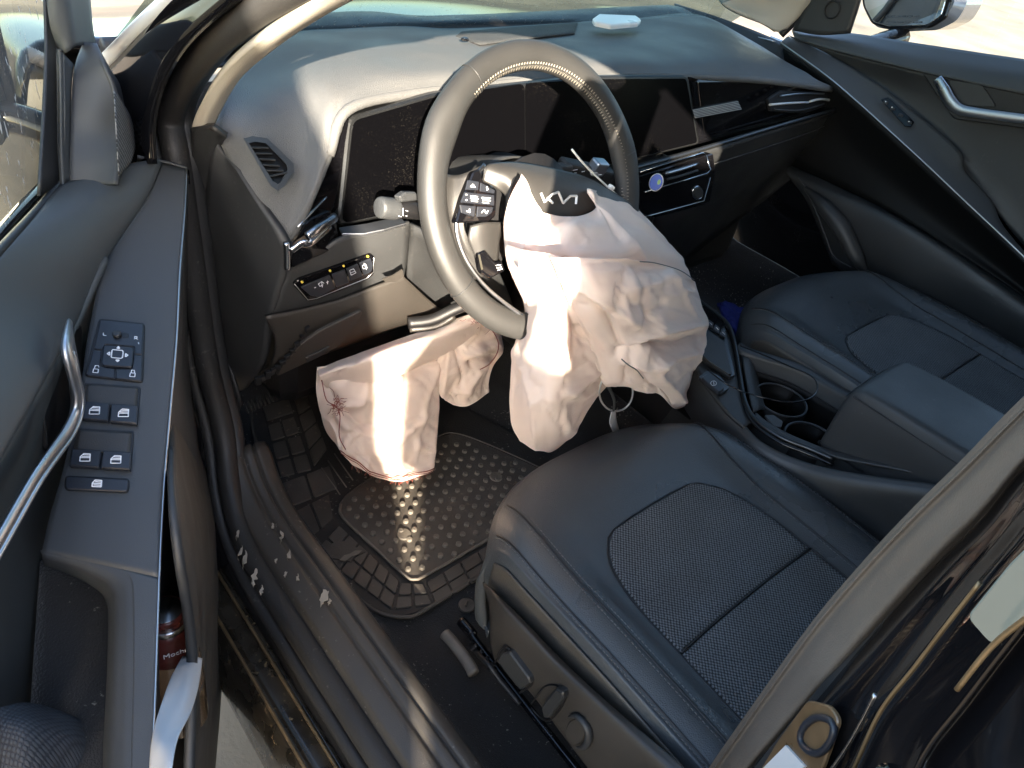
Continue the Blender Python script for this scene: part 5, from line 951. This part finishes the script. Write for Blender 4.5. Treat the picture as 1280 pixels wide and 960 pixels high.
# padded armrest
AX = .035; rows = []
for ly, w, h in ((0, .060, -.075), (-.003, .070, -.05), (.0, .076, -.022), (.010, .080, -.006), (.035, .082, .0), (.12, .084, .004), (.25, .084, .004), (.42, .084, .0)):
    y = -.442 - ly; zt = .762 + h; pr = []
    for fx, dz in ((-1.0, -.13), (-1.04, -.09), (-1.05, -.045), (-1.02, -.016), (-.93, -.003), (-.6, .001), (0, .002), (.6, .001), (.93, -.003), (1.02, -.016), (1.05, -.05), (1.0, -.13)):
        pr.append(np.array([AX + w * fx, y - .02 * (1 - abs(fx)) * 0, max(zt + dz, .63 + min(.02, ly * .1)) if ly < .01 else zt + dz]))
    rows.append(pr)
ar = sheet('armrest', rows, 'vinyl', con, t=.004, n=5, to=(AX, -1, 6))
tube('armrest_seam', [np.array([AX - .087 * 1.0, -.452 - k, .744 + .0 * k]) for k in (0, .02, .1, .2, .3, .4)], .0014, 'black', ar); tube('armrest_seam', [np.array([AX + q * .083, -.4385 - .002, .733 + .012 * (1 - q * q)]) for q in (-1, -.6, 0, .6, 1)], .0012, 'black', ar)
boxo('armrest_bin', (AX, -.70, .62), (.16, .44, .16), 'trim_dark', con, bev=.02)

# ================================================================== floor mat
mz = .352
fm = thing('floor_mat', 'black rubber floor mat with round studs and grooved tiles before the near seat', 'floor mat', (-.48, .0, mz - .01))
out_ = [(312, 498, .40), (318, 545, .365), (340, 615, mz), (358, 668, mz), (392, 706, mz), (436, 738, mz), (470, 764, mz), (505, 771, mz), (532, 762, mz), (620, 702, mz), (700, 640, mz), (718, 600, mz), (640, 540, mz), (570, 505, .37), (520, 470, .40), (430, 455, .43), (360, 460, .43)]
plate('mat_base', rnd([P(u, v, z=mz) for u, v, w in out_], .02), 'mat_dark', fm, t=.008, bev=.002)
mo = [P(u, v, z=mz + .001) for u, v, w in out_[:12]]
tube('mat_edge', mo, .0032, 'rubber', fm, n=5, seg=8)
Mz = lambda u, v, h=.003: P(u, v, z=mz + h)
# raised heel pad field
pad_ = [(424, 628), (432, 620), (500, 574), (548, 545), (566, 541), (584, 545), (692, 592), (705, 606), (650, 652), (600, 682), (535, 718), (520, 724), (506, 720), (428, 648)]
hp_ = plate('heel_pad', rnd([Mz(u, v, .0045) for u, v in pad_], .006), 'rubber', fm, t=.006, bev=.0015)
tube('pad_border', [Mz(u, v, .0052) for u, v in ((426, 630), (428, 646), (470, 686), (506, 719), (519, 724), (534, 718), (600, 680), (650, 648), (700, 612))], .0026, 'rubber_nub', fm, n=4, seg=8)
tube('pad_border', [Mz(u, v, .005) for u, v in ((426, 628), (440, 614), (500, 573), (548, 545), (566, 541), (590, 547), (640, 568), (692, 592))], .0016, 'rubber', fm, n=4, seg=8)
# studs in staggered rows
A0 = Mz(436, 636, .005); Bx = Mz(510, 712, .005) - A0; By = Mz(560, 548, .005) - A0; lx = np.linalg.norm(Bx); ly_ = np.linalg.norm(By); ex = unit(Bx); ey = unit(By)
def inside(u, v, poly):
    c = False; n = len(poly)
    for i in range(n):
        (x1, y1), (x2, y2) = poly[i], poly[(i + 1) % n]
        if (y1 > v) != (y2 > v) and u < (x2 - x1) * (v - y1) / (y2 - y1) + x1: c = not c
    return c
def proj(p):
    q = RM @ (p - CAM); return 640 + FPX * q[0] / q[2], 480 + FPX * q[1] / q[2]
shrink = [((u - 565) * .93 + 565, (v - 632) * .92 + 632) for u, v in pad_]
smesh = None; cnt = 0; a = ex; b = np.cross(np.array([0, 0, 1.]), ex); pitch = .0235
if np.dot(b, By) < 0: b = -b
for i in range(-8, 26):
    for j in range(-2, 30):
        p = A0 + a * (pitch * (i + .5 * (j % 2))) + b * pitch * .87 * j
        if not inside(*proj(p), shrink): continue
        if smesh is None:
            base = fm; n_ = 10; V = []; F = []
            for k, (r, h) in enumerate(((.0052, -.001), (.0048, .0032), (.0038, .0042))): V += [np.array([r * math.cos(2 * math.pi * s / n_), r * math.sin(2 * math.pi * s / n_), h]) for s in range(n_)]
            for k in range(2): F += [(k * n_ + s, k * n_ + (s + 1) % n_, (k + 1) * n_ + (s + 1) % n_, (k + 1) * n_ + s) for s in range(n_)]
            F.append(tuple(2 * n_ + s for s in range(n_))); smesh = bpy.data.meshes.new('stud'); smesh.from_pydata([tuple(v) for v in V], [], F); smesh.materials.append(MATS['rubber_nub'])
        o = bpy.data.objects.new('stud', smesh); COL.objects.link(o); o.parent = fm; o.location = p - ROOT[fm.name]; cnt += 1
for u, v in ((505, 668), (620, 596)):
    plate('stud_disc', disc(Mz(u, v, .0055), np.array([1, 0, 0]), np.array([0, 1, 0]), .0125), 'rubber_nub', fm, t=.003, bev=.001, up=.002)
# tiles
def tiles(q, nu, nv, gap=.10, h=.0035, m='rubber', skip=0):
    q = [np.array(a, float) for a in q]
    def L(s, t): return (q[0] * (1 - s) + q[1] * s) * (1 - t) + (q[3] * (1 - s) + q[2] * s) * t
    for i in range(nu):
        for j in range(nv):
            s0, s1, t0, t1 = (i + gap / 2) / nu, (i + 1 - gap / 2) / nu, (j + gap / 2) / nv, (j + 1 - gap / 2) / nv
            if t1 > t0: plate('mat_tile', rnd([Mz(*L(s, t), h) for s, t in ((s0, t0), (s1, t0), (s1, t1), (s0, t1))], .003, 2), m, fm, t=.005, bev=.0008)
tiles([(424, 655), (500, 726), (490, 762), (392, 690)], 6, 2, .12)
tiles([(532, 728), (640, 662), (655, 690), (545, 756)], 5, 2, .10)
tiles([(500, 727), (530, 729), (542, 755), (492, 762)], 2, 2, .16)
tiles([(333, 530), (368, 518), (392, 588), (350, 598)], 2, 3, .18, m='rubber'); tiles([(326, 506), (362, 497), (368, 515), (332, 527)], 1, 1, .1)
tiles([(366, 497), (384, 492), (410, 560), (392, 585)], 1, 4, .14); tiles([(350, 603), (412, 580), (424, 610), (360, 636)], 2, 1, .10)
tiles([(362, 640), (412, 615), (418, 650), (385, 676)], 2, 1, .12)
for k in range(8): tube('mat_rib', [Mz(304 + 4.5 * k, 500 - 1.5 * k, .01), Mz(310 + 4.5 * k, 516 - 2 * k, .006)], .0022, 'rubber', fm, curved=False, seg=6)
for k in range(7): tube('mat_rib', [Mz(402 + 8 * k, 575 - 9 * k + 10, .003), Mz(425 + 8 * k, 612 - 9 * k + 6, .003)], .0012, 'rubber_nub', fm, curved=False, seg=6)
plate('torn_patch', [Mz(u, v, .006) for u, v in ((394, 690), (402, 680), (412, 682), (422, 674), (436, 678), (448, 685), (456, 690), (446, 694), (438, 702), (424, 699), (412, 697), (404, 692))], 'rubber', fm, t=.003, bev=0)
plate('torn_edge', [Mz(u, v, .009) for u, v in ((424, 700), (430, 694), (437, 692), (444, 688), (452, 688), (447, 693), (440, 695), (432, 701))], 'rubber_nub', fm, t=.001, bev=0)

# ================================================================== deployed airbags: cloth relaxed with slack so that it wrinkles
def smooth_noise(R, C, k, r):
    g = r.standard_normal((R // k + 3, C // k + 3)); y = np.linspace(0, g.shape[0] - 1.001, R); x = np.linspace(0, g.shape[1] - 1.001, C)
    yi = y.astype(int); xi = x.astype(int); fy = (y - yi)[:, None]; fx = (x - xi)[None]; fy = fy * fy * (3 - 2 * fy); fx = fx * fx * (3 - 2 * fx)
    return (g[yi][:, xi] * (1 - fy) + g[yi + 1][:, xi] * fy) * (1 - fx) + (g[yi][:, xi + 1] * (1 - fy) + g[yi + 1][:, xi + 1] * fy) * fx
def seg_dist(Q_, pts):
    best = np.full(Q_.shape[:2], 1e9)
    for a, b in zip(pts[:-1], pts[1:]):
        a = np.array(a, float); b = np.array(b, float); t = np.clip(((Q_ - a) @ (b - a)) / ((b - a) @ (b - a)), 0, 1)[..., None]; best = np.minimum(best, np.linalg.norm(Q_ - (a + t * (b - a)), axis=2))
    return best
def cloth(rows, n, slack, seed, iters=70, amp=.004, hold=.02, up=2, free=(), folds=(), cre=22):
    G = gridmesh(rows, n); X = G.copy(); R, C = X.shape[:2]; r = np.random.default_rng(seed)
    q3 = (G - CAM) @ RM.T; Q_ = np.stack([640 + FPX * q3[..., 0] / q3[..., 2], 480 + FPX * q3[..., 1] / q3[..., 2]], 2)
    du = np.gradient(G, axis=0); dv = np.gradient(G, axis=1); nr = np.cross(du, dv); nr /= np.linalg.norm(nr, axis=2, keepdims=True) + 1e-12
    if (nr * (CAM - G)).sum() < 0: nr = -nr
    X += nr * ((smooth_noise(R, C, 12, r) * amp + smooth_noise(R, C, 5, r) * amp * .35)[..., None])
    for pts, h, w in folds:                                       # long sharp ridges (h>0) and valleys (h<0)
        X += nr * (1.45 * h * np.exp(-seg_dist(Q_, pts) / w))[..., None]
    for k in range(cre):                                          # faint random creases
        a = np.array([r.uniform(Q_[..., 0].min(), Q_[..., 0].max()), r.uniform(Q_[..., 1].min(), Q_[..., 1].max())]); an = r.uniform(0, 3.14); ln = r.uniform(25, 70); m_ = a + ln * .5 * np.array([math.cos(an), math.sin(an)]); an += r.uniform(-.7, .7); b = m_ + ln * .5 * np.array([math.cos(an), math.sin(an)])
        X += nr * (r.choice([-1, 1]) * amp * .7 * np.exp(-seg_dist(Q_, [a, m_, b]) / r.uniform(4, 9)))[..., None]
    G0 = G; G = X.copy()
    pin = np.zeros((R, C), bool); pin[0] = pin[-1] = True; pin[:, 0] = pin[:, -1] = True
    if 'bottom' in free: pin[-1, 1:-1] = False
    W = (~pin).astype(float)[..., None]; X[pin] = G0[pin] * .75 + X[pin] * .25
    cons = []
    for (di, dj, sl, st) in ((1, 0, slack, 1), (0, 1, slack, 1), (1, 1, slack, .6), (1, -1, slack, .6), (2, 0, slack * .99, .25), (0, 2, slack * .99, .25)):
        i0, i1 = 0, R - di
        if dj >= 0: a = (slice(0, R - di), slice(0, C - dj)); b = (slice(di, R), slice(dj, C))
        else: a = (slice(0, R - di), slice(-dj, C)); b = (slice(di, R), slice(0, C + dj))
        L = np.linalg.norm(G[b] - G[a], axis=2) * sl; cons.append((a, b, L, st))
    for it in range(iters):
        acc = np.zeros_like(X); cn = np.zeros((R, C, 1)) + 1e-9
        for a, b, L, st in cons:
            d = X[b] - X[a]; l_ = np.linalg.norm(d, axis=2) + 1e-12; wa = W[a]; wb = W[b]; c = (((l_ - L) / l_)[..., None] * d) * st / np.maximum(wa + wb, 1e-9)
            acc[a] += c * wa; acc[b] -= c * wb; cn[a] += st; cn[b] += st
        X += acc / cn * 1.6 * W + (G - X) * hold * W
        d = X - G; l_ = np.linalg.norm(d, axis=2, keepdims=True); X = G + d * np.minimum(1, .010 / (l_ + 1e-9))
    if up > 1:
        A = np.array([curve(r_, up) for r_ in X]); X = np.array([curve(A[:, j], up) for j in range(A.shape[1])]).transpose(1, 0, 2)
    return X
def Yp(r): return px('y', r)
bag = thing('driver_airbag', 'deflated pale pink airbag hanging crumpled from the steering wheel hub', 'airbag', (-.33, -.12, .6))
A_ = [[(651, 217, -.050), (678, 259, -.075), (717, 271, -.085), (745, 259, -.075), (735, 236, -.055), (790, 258, -.045), (824, 290, -.03)],
      [(634, 256, -.060), (668, 282, -.110), (715, 292, -.130), (752, 288, -.130), (780, 280, -.110), (822, 293, -.080), (846, 315, -.04)],
      [(629, 292, -.060), (662, 318, -.130), (712, 325, -.160), (758, 325, -.170), (800, 320, -.150), (842, 328, -.110), (864, 348, -.06)],
      [(640, 335, -.060), (670, 355, -.120), (712, 365, -.150), (758, 365, -.160), (803, 362, -.150), (848, 368, -.110), (873, 388, -.07)],
      [(655, 372, -.050), (672, 400, -.110), (712, 415, -.140), (758, 415, -.150), (803, 415, -.140), (846, 420, -.110), (872, 430, -.08)]]
pA = sheet('fabric_panel', None, 'airbag', bag, arr=cloth([Yp(r) for r in A_], 9, 1.03, 3, amp=.0035, cre=26, folds=[([(735, 238), (760, 270), (795, 322)], .006, 8), ([(745, 250), (775, 300)], -.005, 6), ([(650, 225), (662, 300), (640, 340)], .007, 10), ([(683, 262), (700, 300)], -.006, 9), ([(640, 260), (655, 300), (660, 330)], -.005, 7), ([(780, 262), (850, 325)], .004, 8)]), t=.0012)
B_ = [[(632, 305, -.085), (660, 312, -.155), (692, 318, -.190), (722, 330, -.200), (745, 350, -.190)],
      [(640, 345, -.080), (668, 350, -.160), (698, 352, -.205), (728, 362, -.210), (762, 378, -.190)],
      [(655, 385, -.080), (676, 385, -.155), (702, 388, -.200), (735, 395, -.210), (775, 412, -.185)],
      [(643, 432, -.090), (668, 434, -.160), (702, 440, -.205), (740, 442, -.205), (778, 442, -.175)],
      [(636, 490, -.105), (660, 495, -.170), (695, 495, -.210), (735, 482, -.200), (770, 466, -.170)],
      [(640, 528, -.120), (665, 535, -.175), (692, 536, -.200), (724, 516, -.190), (760, 482, -.170)],
      [(650, 551, -.140), (672, 560, -.165), (690, 565, -.175), (712, 546, -.175), (735, 508, -.165)]]
pB = sheet('fabric_panel', None, 'airbag', bag, arr=cloth([Yp(r) for r in B_], 9, 1.04, 11, amp=.0035, cre=22, folds=[([(650, 345), (695, 372), (735, 430)], -.009, 9), ([(660, 330), (705, 350), (750, 372)], .008, 12), ([(690, 400), (705, 440), (700, 500), (706, 540)], .010, 11), ([(731, 415), (712, 450), (700, 490), (703, 540)], -.008, 7), ([(770, 445), (741, 473), (712, 489)], .010, 8), ([(765, 462), (735, 485)], -.006, 6), ([(645, 440), (665, 500), (672, 555)], .006, 9), ([(655, 390), (650, 450)], -.005, 7)]), t=.0012)
C_ = [[(688, 322, -.205), (735, 322, -.225), (790, 324, -.215), (835, 334, -.175), (870, 352, -.110)],
      [(700, 352, -.215), (745, 356, -.245), (795, 358, -.240), (845, 365, -.200), (877, 382, -.130)],
      [(716, 390, -.215), (755, 394, -.245), (800, 392, -.250), (850, 398, -.215), (882, 415, -.150)],
      [(735, 425, -.205), (768, 424, -.230), (812, 420, -.240), (852, 428, -.215), (883, 440, -.160)],
      [(742, 448, -.200), (778, 452, -.230), (815, 450, -.245), (850, 458, -.220), (872, 466, -.170)],
      [(752, 476, -.200), (785, 480, -.225), (820, 484, -.235), (846, 496, -.225), (869, 482, -.180)],
      [(758, 482, -.190), (790, 485, -.215), (822, 492, -.225), (846, 511, -.220), (867, 500, -.185)]]
pC = sheet('fabric_panel', None, 'airbag', bag, arr=cloth([Yp(r) for r in C_], 10, 1.045, 23, amp=.0035, cre=26, folds=[([(700, 345), (755, 378), (795, 402)], .009, 9), ([(715, 350), (760, 395), (775, 430)], -.008, 8), ([(773, 442), (800, 428), (850, 430), (872, 420)], -.010, 8), ([(780, 425), (830, 412), (872, 408)], .011, 11), ([(778, 452), (812, 458), (862, 440)], .009, 7), ([(806, 473), (834, 505)], -.007, 7), ([(820, 465), (850, 500)], .008, 7), ([(840, 350), (868, 400)], .006, 9), ([(800, 335), (812, 400)], -.004, 10), ([(790, 440), (782, 478)], -.005, 6)]), t=.0012)
# rear side of the bag
Bk = [[(655, 225, -.03), (735, 262, -.03), (815, 292, -.01)], [(636, 300, -.03), (740, 330, -.04), (860, 352, -.02)], [(660, 380, -.03), (750, 400, -.06), (868, 425, -.05)], [(646, 480, -.07), (700, 470, -.09), (770, 462, -.10)], [(656, 548, -.12), (688, 558, -.14), (715, 540, -.14)]]
sheet('fabric_panel', None, 'airbag', bag, arr=cloth([Yp(r) for r in Bk], 9, 1.02, 5, amp=.003), t=.0012)
tube('seam_thread', Yp([(777, 449, -.262), (785, 456, -.262), (796, 463, -.26), (804, 473, -.255)]), .0009, 'thread_grey', bag, n=4, seg=5)
tube('seam_thread', Yp([(800, 327, -.245), (820, 329, -.225), (850, 338, -.18), (868, 350, -.13)]), .0007, 'thread_grey', bag, n=4, seg=5)
knee = thing('knee_airbag', 'deflated cream knee airbag with dark seam stitching hanging under the dashboard', 'airbag', (-.5, .05, .4))
K1 = [[(396, 462, .095), (430, 448, .085), (480, 430, .075), (530, 412, .07), (580, 395, .065), (605, 388, .07)], [(399, 470, .07), (435, 458, .045), (482, 440, .03), (530, 425, .03), (575, 412, .035), (602, 405, .045)], [(404, 480, .075), (440, 474, .05), (485, 458, .035), (530, 446, .035), (572, 432, .045), (598, 425, .05)], [(415, 495, .09), (445, 488, .07), (488, 474, .06), (530, 456, .06), (565, 444, .07), (592, 438, .07)]]
sheet('fabric_panel', None, 'airbag', knee, arr=cloth([Yp(r) for r in K1], 9, 1.01, 2, amp=.0015, folds=[([(425, 470), (445, 450)], -.004, 6)]), t=.0012)
K2 = [[(397, 460, .09), (420, 458, .08), (450, 462, .075), (485, 462, .07), (520, 455, .07), (550, 448, .07)], [(395, 490, .085), (420, 488, .06), (450, 490, .055), (485, 486, .05), (520, 482, .05), (549, 478, .06)], [(402, 518, .08), (422, 520, .055), (450, 522, .045), (485, 520, .04), (520, 515, .04), (549, 508, .05)],
      [(417, 540, .06), (435, 545, .04), (458, 550, .03), (488, 552, .025), (520, 548, .025), (547, 540, .035)], [(424, 562, .045), (440, 570, .025), (462, 578, .015), (490, 582, .01), (518, 578, .01), (543, 570, .02)], [(440, 582, .03), (455, 590, .015), (472, 597, .005), (497, 602, .0), (520, 597, .0), (540, 589, .01)]]
XK = cloth([Yp(r) for r in K2], 8, 1.04, 8, amp=.004, cre=40, folds=[([(430, 475), (460, 468), (490, 476)], .008, 8), ([(497, 490), (478, 530), (455, 535), (430, 515)], -.010, 8), ([(490, 535), (462, 545), (435, 535)], .007, 8), ([(545, 460), (530, 500), (520, 580)], .006, 9), ([(510, 460), (505, 520), (500, 590)], -.005, 8), ([(440, 545), (470, 590)], -.004, 8), ([(400, 480), (421, 508), (410, 530)], -.009, 7), ([(421, 508), (450, 500)], .007, 6), ([(530, 520), (500, 560)], .004, 7)])
sheet('fabric_panel', None, 'airbag', knee, arr=XK, t=.0012)
K3 = [[(545, 418, .07), (565, 408, .06), (590, 402, .06), (612, 403, .065), (627, 416, .075)], [(548, 440, .065), (568, 434, .045), (590, 432, .04), (612, 436, .045), (629, 440, .06)], [(545, 466, .065), (570, 464, .045), (590, 462, .04), (608, 460, .045), (618, 458, .06)], [(548, 488, .06), (566, 492, .045), (584, 490, .04), (600, 484, .045), (612, 478, .055)], [(556, 500, .055), (570, 508, .045), (584, 508, .04), (598, 500, .045), (611, 490, .055)]]
sheet('fabric_panel', None, 'airbag', knee, arr=cloth([Yp(r) for r in K3], 8, 1.04, 4, amp=.004, cre=26, folds=[([(565, 425), (580, 472), (575, 500)], -.009, 8), ([(585, 445), (620, 432)], .010, 7), ([(590, 455), (622, 446)], -.008, 5), ([(560, 440), (556, 490)], .007, 6), ([(600, 465), (575, 495)], .006, 6)]), t=.0012)
sheet('fabric_panel', None, 'airbag', knee, arr=cloth([[P(u, v, y=y + .05) for u, v, y in r] for r in [K2[0], K2[2], K2[4]]], 6, 1.04, 14, amp=.004), t=.0012)
# seam along the lower hem and gathered threads
R_, C_n = XK.shape[:2]; hem = [XK[int(R_ * .80), 1]] + [XK[int(R_ * (.86 + .07 * min(1, k / 4))), int((C_n - 2) * k / 12)] for k in range(1, 13)]
tube('hem_seam', [p + np.array([-.002, -.004, .003]) for p in hem], .0009, 'thread', knee, n=4, seg=5)
tube('hem_seam', [p + np.array([-.002, -.004, -.002]) for p in hem], .0006, 'thread', knee, n=4, seg=5)
tube('hem_seam', Yp([(402, 475, .06), (408, 500, .045), (420, 508, .035), (425, 520, .03), (424, 545, .028), (432, 562, .02)]), .0008, 'thread', knee, n=4, seg=5)
tube('hem_seam', Yp([(612, 408, .045), (622, 425, .045), (622, 440, .045), (612, 455, .04), (600, 462, .035)]), .0009, 'thread', knee, n=4, seg=5)
parts = []
for k in range(46):
    c = P(421 + rng.normal(0, 3), 508 + rng.normal(0, 5), y=.03); d = unit(rng.standard_normal(3)) * rng.uniform(.006, .018); parts.append(tube('', [c, c + d * .5 + rng.standard_normal(3) * .002, c + d], .0004, None, n=3, seg=4, ret=True))
for k in range(30):
    c = P(600 + rng.normal(0, 8), 400 + rng.normal(0, 4), y=.04); d = unit(rng.standard_normal(3)) * rng.uniform(.006, .016); parts.append(tube('', [c, c + d * .5 + rng.standard_normal(3) * .002, c + d], .0004, None, n=3, seg=4, ret=True))
for k in range(60):
    f = rng.uniform(0, 1); c = XK[-1, int(f * (C_n - 1))]; d = unit(np.array([rng.normal(0, 1), -.3, -abs(rng.normal(0, 1))])) * rng.uniform(.003, .008); parts.append(tube('', [c, c + d], .0003, None, curved=False, seg=4, ret=True))
v, f = merge(parts); mk('frayed_threads', v, f, 'thread', knee, kind='stuff')

# ================================================================== loose things
# bottle in the map pocket
bc = D(213, 800, .166); up_ = unit(DS * -.10 + np.array([0, 0, 1.])); 
bot = thing('coffee_bottle', 'small glass coffee drink bottle with dark red cap standing in the door pocket', 'bottle', bc - up_ * .12)
top = D(206, 763, .168)
def lathe(name, prof, c, ax, m, parent, n=28, **k):
    ax = unit(ax); u = unit(np.cross(ax, [.3, 1, .1])); w = np.cross(ax, u); V = []; F = []
    for h, r in prof: V += [c + ax * h + r * (math.cos(2 * math.pi * i / n) * u + math.sin(2 * math.pi * i / n) * w) for i in range(n)]
    for k_ in range(len(prof) - 1): F += [(k_ * n + i, k_ * n + (i + 1) % n, (k_ + 1) * n + (i + 1) % n, (k_ + 1) * n + i) for i in range(n)]
    F.append(tuple(range(n))[::-1]); F.append(tuple((len(prof) - 1) * n + i for i in range(n)))
    return mk(name, V, F, m, parent, **k)
lathe('bottle_body', [(-.17, .024), (-.168, .028), (-.09, .028), (-.07, .0265), (-.045, .0205), (-.028, .0180), (-.02, .0175)], top, up_, 'coffee', bot)
sl_ = lathe('sleeve', [(-.058, .0242), (-.045, .0211), (-.03, .0188), (-.019, .0181)], top, up_, 'label_red', bot)
lathe('cap_ring', [(-.020, .0185), (-.018, .0198), (-.014, .0198), (-.012, .0185)], top, up_, 'steel', bot)
lathe('cap', [(-.012, .0183), (-.002, .0187), (0, .0183), (.0008, .0170)], top, up_, 'label_red', bot)
lathe('cap_top', [(.0008, .0165), (.0012, .0160)], top, up_, 'steel', bot)
tocam = CAM - top; tocam = unit(tocam - up_ * np.dot(tocam, up_)); tu = unit(np.cross(up_, tocam)); tocam = unit(tocam + .10 * tu); tu = unit(np.cross(up_, tocam))
text3('label_lettering', 'Mocha', top + up_ * -.041 + tocam * .0226 + tu * -.010, tu, up_, .0085, 'icon', bot)
# folded paper
g = [[(253, 823, .204), (245, 821, .199), (236, 820, .192), (228, 820, .186)], [(251, 842, .206), (240, 840, .201), (228, 842, .194), (214, 846, .186)], [(247, 864, .209), (234, 868, .205), (217, 872, .195), (203, 876, .188)], [(238, 892, .211), (225, 896, .206), (208, 902, .198), (193, 908, .189)], [(222, 922, .213), (212, 925, .207), (200, 930, .2), (188, 935, .19)], [(214, 960, .215), (206, 965, .21), (196, 968, .2), (186, 970, .192)], [(210, 1010, .216), (202, 1010, .21), (192, 1010, .2), (184, 1010, .194)]]
pap = sheet('folded_paper', [dp(r) for r in g], 'paper', None, t=.0008, n=5, label='white folded sheet of paper sticking out of the door pocket beside the bottle', cat='paper')
# zip tie over the rim
zt_ = thing('cable_tie', 'white plastic cable tie sticking up through the right side of the wheel', 'cable tie', P(760, 235, y=-.02))
tube('strap', Yp([(715, 187, -.035), (728, 203, -.035), (745, 220, -.032), (762, 236, -.03), (775, 247, -.025), (788, 258, -.02)]), .0016, 'white_plastic', zt_, flat=((0, 1, 0), 1.0), seg=8)
boxo('lock_head', P(764, 234, y=-.036), (.010, .008, .007), 'white_plastic', zt_, ax=[P(790, 260, y=0) - P(760, 235, y=0), (0, 1, 0), (1, 0, 1)], bev=.0015)
tube('strap_tail', Yp([(762, 232, -.036), (759, 240, -.036), (757, 246, -.034)]), .0014, 'white_plastic', zt_)
# blue token on the climate panel
tk = thing('blue_disc', 'round blue disc with pale rim stuck on the climate panel', 'disc', P(820, 228, y=.06))
c = P(820, 228, y=.055); nn = unit(CAM - c + np.array([-.2, 0, 0])); u_ = unit(np.cross([0, 0, 1], nn)); w_ = np.cross(nn, u_)
plate('disc_body', disc(c - nn * .003, u_, w_, .0130, .0165, 26), 'white_plastic', tk, t=.005, bev=.001); plate('disc_face', disc(c, u_, w_, .0115, .0148, 26), 'blue', tk, t=.003, bev=.0005)
plate('disc_mark', disc(c + nn * .0006 + u_ * .005 + w_ * .002, u_, w_, .003, .005, 10), 'green_spot', tk, t=.001, bev=0)
# white box on the far side of the dash
wb = plate('toll_tag', rnd(Zp([(741, 22, 1.045), (748, 17, 1.045), (795, 19, 1.045), (802, 24, 1.045), (798, 28, 1.045), (765, 31, 1.045), (744, 27, 1.045)]), .006), 'white_plastic', None, t=.009, bev=.003)
wb['label'] = 'flat white plastic box lying on top of the dashboard near the windscreen'; wb['category'] = 'box'
# black wire loop over the cup holder
wr = tube('charging_cable', [P(884, 462, z=.655), P(905, 478, z=.652), P(925, 488, z=.648), P(950, 496, z=.655), P(985, 503, z=.66), P(1012, 498, z=.665), P(1022, 485, z=.668), P(1014, 470, z=.668), P(985, 457, z=.66), P(955, 444, z=.65), P(925, 432, z=.642)], .0013, 'gloss', None, n=8, label='thin black cable looping over the front cup holder', cat='cable')
# wire ring with tag under the driver airbag
rg = thing('keyring', 'grey wire ring with a curled paper tag hanging below the pink airbag', 'key ring', P(765, 500, y=-.12))
tube('wire_ring', [P(770 + 21 * math.cos(a), 490 + 24 * math.sin(a), y=-.178 + .008 * math.sin(a)) for a in np.linspace(0, 2 * math.pi, 13)[:-1]], .0017, 'bright_satin', rg, closed=True, n=4, seg=8)
tube('strap', Yp([(757, 478, -.188), (764, 490, -.190), (768, 502, -.190), (767, 514, -.188)]), .0028, 'vinyl_door', rg, flat=((0, 1, 0), .4))
sheet('paper_tag', [Yp([(764, 515, -.190), (770, 514, -.188)]), Yp([(762, 528, -.193), (771, 526, -.186)]), Yp([(766, 540, -.190), (775, 540, -.188)]), Yp([(768, 551, -.188), (778, 548, -.186)])], 'paper', rg, t=.0006)
# blue cloth in the far footwell
bl = sheet('blue_cloth', None, 'blue_cloth', None, arr=cloth([Zc([(896, 378, .50), (915, 378, .52), (938, 386, .52)]), Zc([(902, 395, .54), (922, 395, .56), (945, 400, .55)]), Zc([(912, 418, .54), (928, 420, .56), (945, 424, .55)])], 8, 1.08, 9, amp=.006), t=.002, label='dark blue cloth lying in the far footwell between console and seat', cat='cloth')
